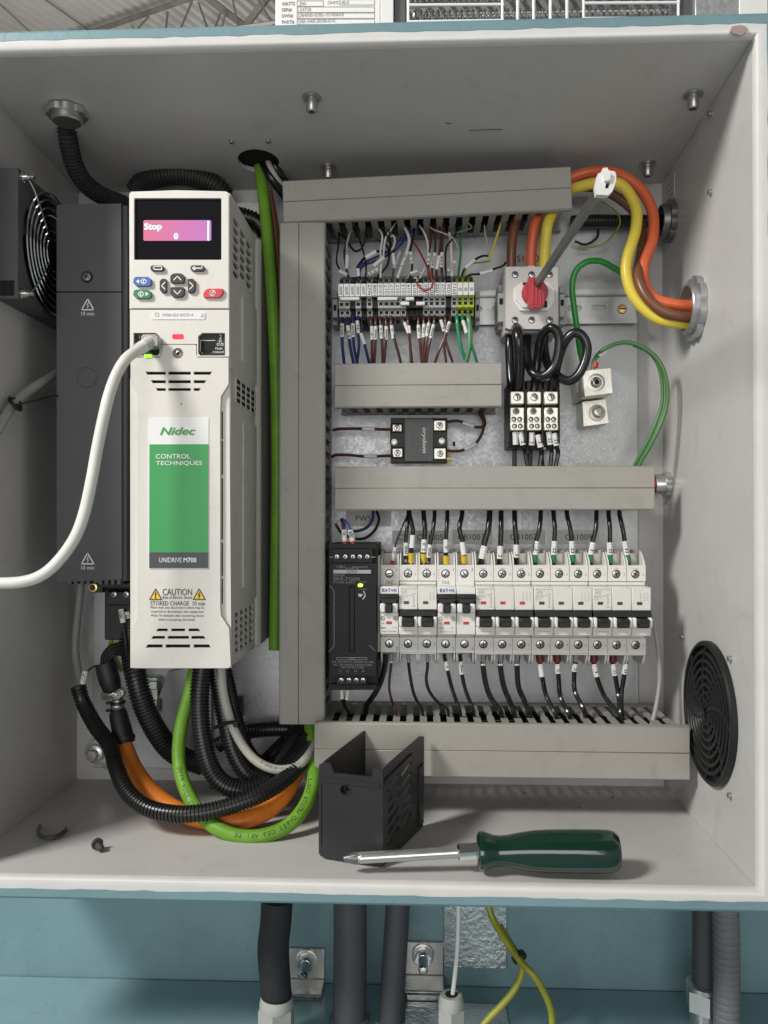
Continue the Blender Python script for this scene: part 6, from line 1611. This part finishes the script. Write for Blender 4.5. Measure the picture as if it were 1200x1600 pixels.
def bracket(x0, x1, y0, y1, label, bx, by):
    a = P(x0, y1, YU - .0012)
    c = P(x1, y0, YU - .0012)
    t = thing('metal_bracket', label, 'bracket', ((a.x + c.x) / 2, YU, a.z), 'zinc brackets under the cabinet')
    b = MB(); b.box((a.x, YU - .0030, a.z), (c.x, YU - .0004, c.z), .0006); b.box((a.x, YU - .030, a.z - .0028), (c.x, YU - .0004, a.z), .0009)
    b.box((a.x + .002, YU - .031, zl + .0005), (c.x - .003, YU - .0285, a.z - .0029), .0006)
    part('plate', b, zinc, t)
    q = P(bx, by, YU - .0032)
    ax_ = Vector((0, -1, -.45))
    b = MB(); b.lathe(q, (0, -1, 0), [(0, .0105), (.0018, .0105), (.0020, .0088), (.0032, .0088), (.0033, .006)], 24); part('washer', b, zinc, t)
    b = MB(); b.cyl(q + Vector((0, -.0032, 0)), q + Vector((0, -.0100, 0)), .0078, n=6, phase=.5); part('nut', b, chrome, t)
    b = MB(); b.lathe(q + Vector((0, -.0098, 0)), (0, -1, 0), [(0, .0044)] + [(.0009 * k, .0044 if k % 2 else .0040) for k in range(1, 20)] + [(.0185, .003), (.0187, 0)], 14); part('stud', b, chrome, t)
bracket(452, 508, 1481, 1527, 'zinc bracket with a bolt beside the braided hose', 479, 1500)
bracket(633, 693, 1471, 1521, 'zinc bracket with a bolt right of the slimmer conduit', 661, 1492)
b = MB(); a = P(693, 1512, YU - .002); c = P(792, 1405, YU - .002); b.box((a.x, YU - .0028, a.z), (c.x, YU - .0003, c.z), .0008); solo('glare_plate', b, glaresheet, 'crinkled plate standing in for paint glare behind the white and yellow green wires', 'plate', (a.x, YU, a.z))  # added sheet in place of the glare on the upright teal paint
b = MB(); a = PZ(632, 1600, zl + .0005); c = PZ(785, 1541, zl + .0005); b.box((a.x, a.y - .05, zl + .0003), (c.x, YU - .0325, zl + .0022), .0006); solo('glare_plate', b, glaresheet, 'crinkled plate standing in for paint glare on the teal shelf by the right gland', 'plate', (a.x, a.y, zl))  # added sheet in place of the glare on the shelf paint
yg = wire('green and yellow wire coming down and tied to a second one', yelgreen, [(760, 1405, .73), (770, 1435, .725), (790, 1470, .715), (814, 1503, .705), (832, 1522, .70), (850, 1550, .70), (862, 1585, .70), (862, 1640, .70)], 5.2, .73, (), (), 'green and yellow wires under the cabinet', 'earth_wire', 'wire', 12, 8)
wire('green and yellow wire leaving the black tie to the lower left', yelgreen, [(780, 1445, .729), (800, 1478, .722), (815, 1506, .716), (812, 1530, .712), (795, 1558, .708), (765, 1590, .705), (735, 1625, .70)], 5.2, .73, (), (), 'green and yellow wires under the cabinet', 'earth_wire', 'wire', 12, 8)
b = MB(); c = P(815, 1502, .709); b.lathe(c + Vector((-.003, .003, .004)), (.55, 0, -.85), [(0, .0062), (.0045, .0062), (.0046, .004)], 14); b.box(c + Vector((-.0035, -.0035, .003)), c + Vector((.0035, .001, .0075)), .0008); solo('cable_tie', b, blackp, 'black cable tie joining the two green and yellow wires', 'cable tie', c)
# ================================================================ above the cabinet: resistor box, hall roof
YA = .70
rb = thing('resistor_box', 'white brake resistor cage with a rating plate standing on top of the cabinet', 'resistor', (0.02, YA, ZT + .024))
zb_ = ZT + .0175
def up_box(x0, x1, y0, Ya, Yb, m, name, label=None, bev=.0006, ylow=60):
    a = P(x0, ylow, Ya); c = P(x1, y0, Ya); b = MB(); b.box((a.x, Ya, zb_), (c.x, Yb, c.z), bev); return part(name, b, m, rb, label)
up_box(430, 594, -60, YA, YA + .10, labelm, 'rating_panel'); up_box(594.5, 615, -60, YA - .001, YA + .10, white, 'side_post'); up_box(616, 634, -60, YA + .004, YA + .03, steel_dark, 'side_post')
up_box(1063, 1086, -60, YA + .004, YA + .03, steel_dark, 'side_post'); up_box(1086.5, 1155, -60, YA, YA + .08, galv, 'end_panel'); up_box(1155.5, 1200, -60, YA - .001, YA + .08, white, 'end_panel')
b = MB()
for s, y in (('WATTS', 6), ('SER#', 15.5), ('DWG#', 25), ('PART#', 34.5)): b.ptext(s, 440, y, 6, YA - .0003, {'WATTS': 21, 'SER#': 16, 'DWG#': 18, 'PART#': 20}[s], align='L', bold=.03)
for s, y, x, wd in (('300', 5.5, 467, 11), ('124758', 15, 466, 20), ('DB4000-0300-10100AA0', 24, 466, 72), ('DBR-0400-00300-ENC', 33.5, 466, 60), ('OHMS', 4, 512, 18), ('40.0', 3.5, 533, 12)): b.ptext(s, x, y, 5.6, YA - .0003, wd, align='L')
for x0, y0, x1, y1 in ((464, 1, 505, 9.5), (531, -1, 585, 7.5), (464, 10.5, 585, 19), (464, 20, 585, 28.5), (464, 29.5, 585, 38)): pline(b, [(x0, y0), (x1, y0), (x1, y1), (x0, y1)], .8, YA - .0003, 0, True)
part('rating_print', b, greyink, rb)
def bars(lst, r, Y, name):
    for p in lst:
        b = MB(); b.tube([P(x, y, Y) for x, y in p], L(r, Y), 8, 1); part(name, b, screenwire, rb)
bars((((638, -60), (638, 34)), ((785, -60), (785, 34)), ((636, 8), (787, 7)), ((636, 34), (787, 32)), ((912, -60), (912, 29)), ((1060, -60), (1060, 29)), ((910, 5), (1062, 4)), ((910, 29), (1062, 28))), 2.3, YA + .002, 'guard_frame')
bars([((x, -60), (x, 36)) for x in (809, 834, 860, 886)], 2.6, YA + .004, 'guard_bar')
bars((((660, 22), (1050, 16)), ((680, -6), (1060, -10))), 1.4, YA + .05, 'guard_bar')
for py0 in (24, -8):
    a, c = P(640, py0 + 2, YA + .035), P(1060, py0 - 4, YA + .035)
    n = 46 * 8; b = MB(); b.tube([a.lerp(c, i / n) + Vector((0, .0045 * math.sin(i * 2 * math.pi / 8), .0045 * math.cos(i * 2 * math.pi / 8))) for i in range(n)], .0011, 5, 1); part('resistor_coil', b, chrome, rb)
up_box(640, 1062, 20, YA + .105, YA + .11, galv, 'back_sheet', ylow=60) if 0 else None
# roof deck and trusses
ZR = 5.2
def rp(px, py, z=ZR): return PZ(px, py, z)
u_ = (rp(180, 60) - rp(60, -20)); u_.z = 0; u_.normalize(); v_ = Vector((-u_.y, u_.x, 0))
b = MB(); o_ = rp(330, 20); N = 340; wd = .11
row0 = []; row1 = []
for i in range(-N // 2, N // 2):
    for f, h in ((0, 0), (.45, 0), (.55, .045), (.9, .045)):
        q = o_ + v_ * ((i + f) * wd)
        row0.append(b.v(q - u_ * 18 + Vector((0, 0, h)))); row1.append(b.v(q + u_ * 18 + Vector((0, 0, h))))
for i in range(len(row0) - 1): b.face([row0[i], row0[i + 1], row1[i + 1], row1[i]])
solo('hall_roof', b, roofm, 'corrugated roof deck of the hall at the upper left', 'roof', o_, kind='structure')
def beam(p, q, wpx, name, parent, z0=ZR - .15, z1=None):
    a, c = rp(*p, z0), rp(*q, z0 if z1 is None else z1)
    b = MB(); b.cyl(a, c, L(wpx, (a.y + c.y) / 2) * .6, n=4, phase=.78); part(name, b, trussm, parent)
ts = thing('roof_truss', 'brown steel roof truss seen above the left part of the cabinet', 'truss', rp(300, 20, ZR - .3))
beam((110, 62), (330, -14), 9, 'chord', ts); beam((180, 70), (460, 30), 5, 'chord', ts, ZR - .9, ZR - .9)
for p, q in (((262, 18), (258, 60)), ((300, 2), (275, 62)), ((310, 4), (330, 60)), ((345, 18), (330, 60)), ((205, 40), (225, 62)), ((232, 26), (200, 62))): beam(p, q, 2.8, 'web', ts, ZR - .3)
t2 = thing('roof_truss', 'heavier dark roof truss crossing behind the rating plate', 'truss', rp(390, 20, ZR - .3))
beam((312, -12), (392, 48), 12, 'chord', t2, ZR - .5); beam((430, -20), (380, 45), 11, 'chord', t2, ZR - .5)
for p, q in (((362, -8), (372, 40)), ((398, -10), (428, 40)), ((352, 20), (345, 50))): beam(p, q, 3, 'web', t2, ZR - .6)
t3 = thing('roof_truss', 'roof truss glimpsed through the resistor cage', 'truss', rp(850, 0, ZR - .3))
beam((640, 10), (1060, -25), 8, 'chord', t3, ZR - .3); beam((700, 30), (800, -20), 4, 'web', t3, ZR - .4); beam((940, 30), (1010, -20), 6, 'web', t3, ZR - .4); beam((860, 30), (820, -20), 4, 'web', t3, ZR - .4)
pu = thing('roof_purlins', 'brown purlin under the roof deck at the upper left', 'purlin', rp(60, 20))
beam((-20, -12), (60, 62), 1.6, 'purlin', pu, ZR - .05); beam((62, -6), (160, 62), 2.0, 'purlin', pu, ZR - .05)
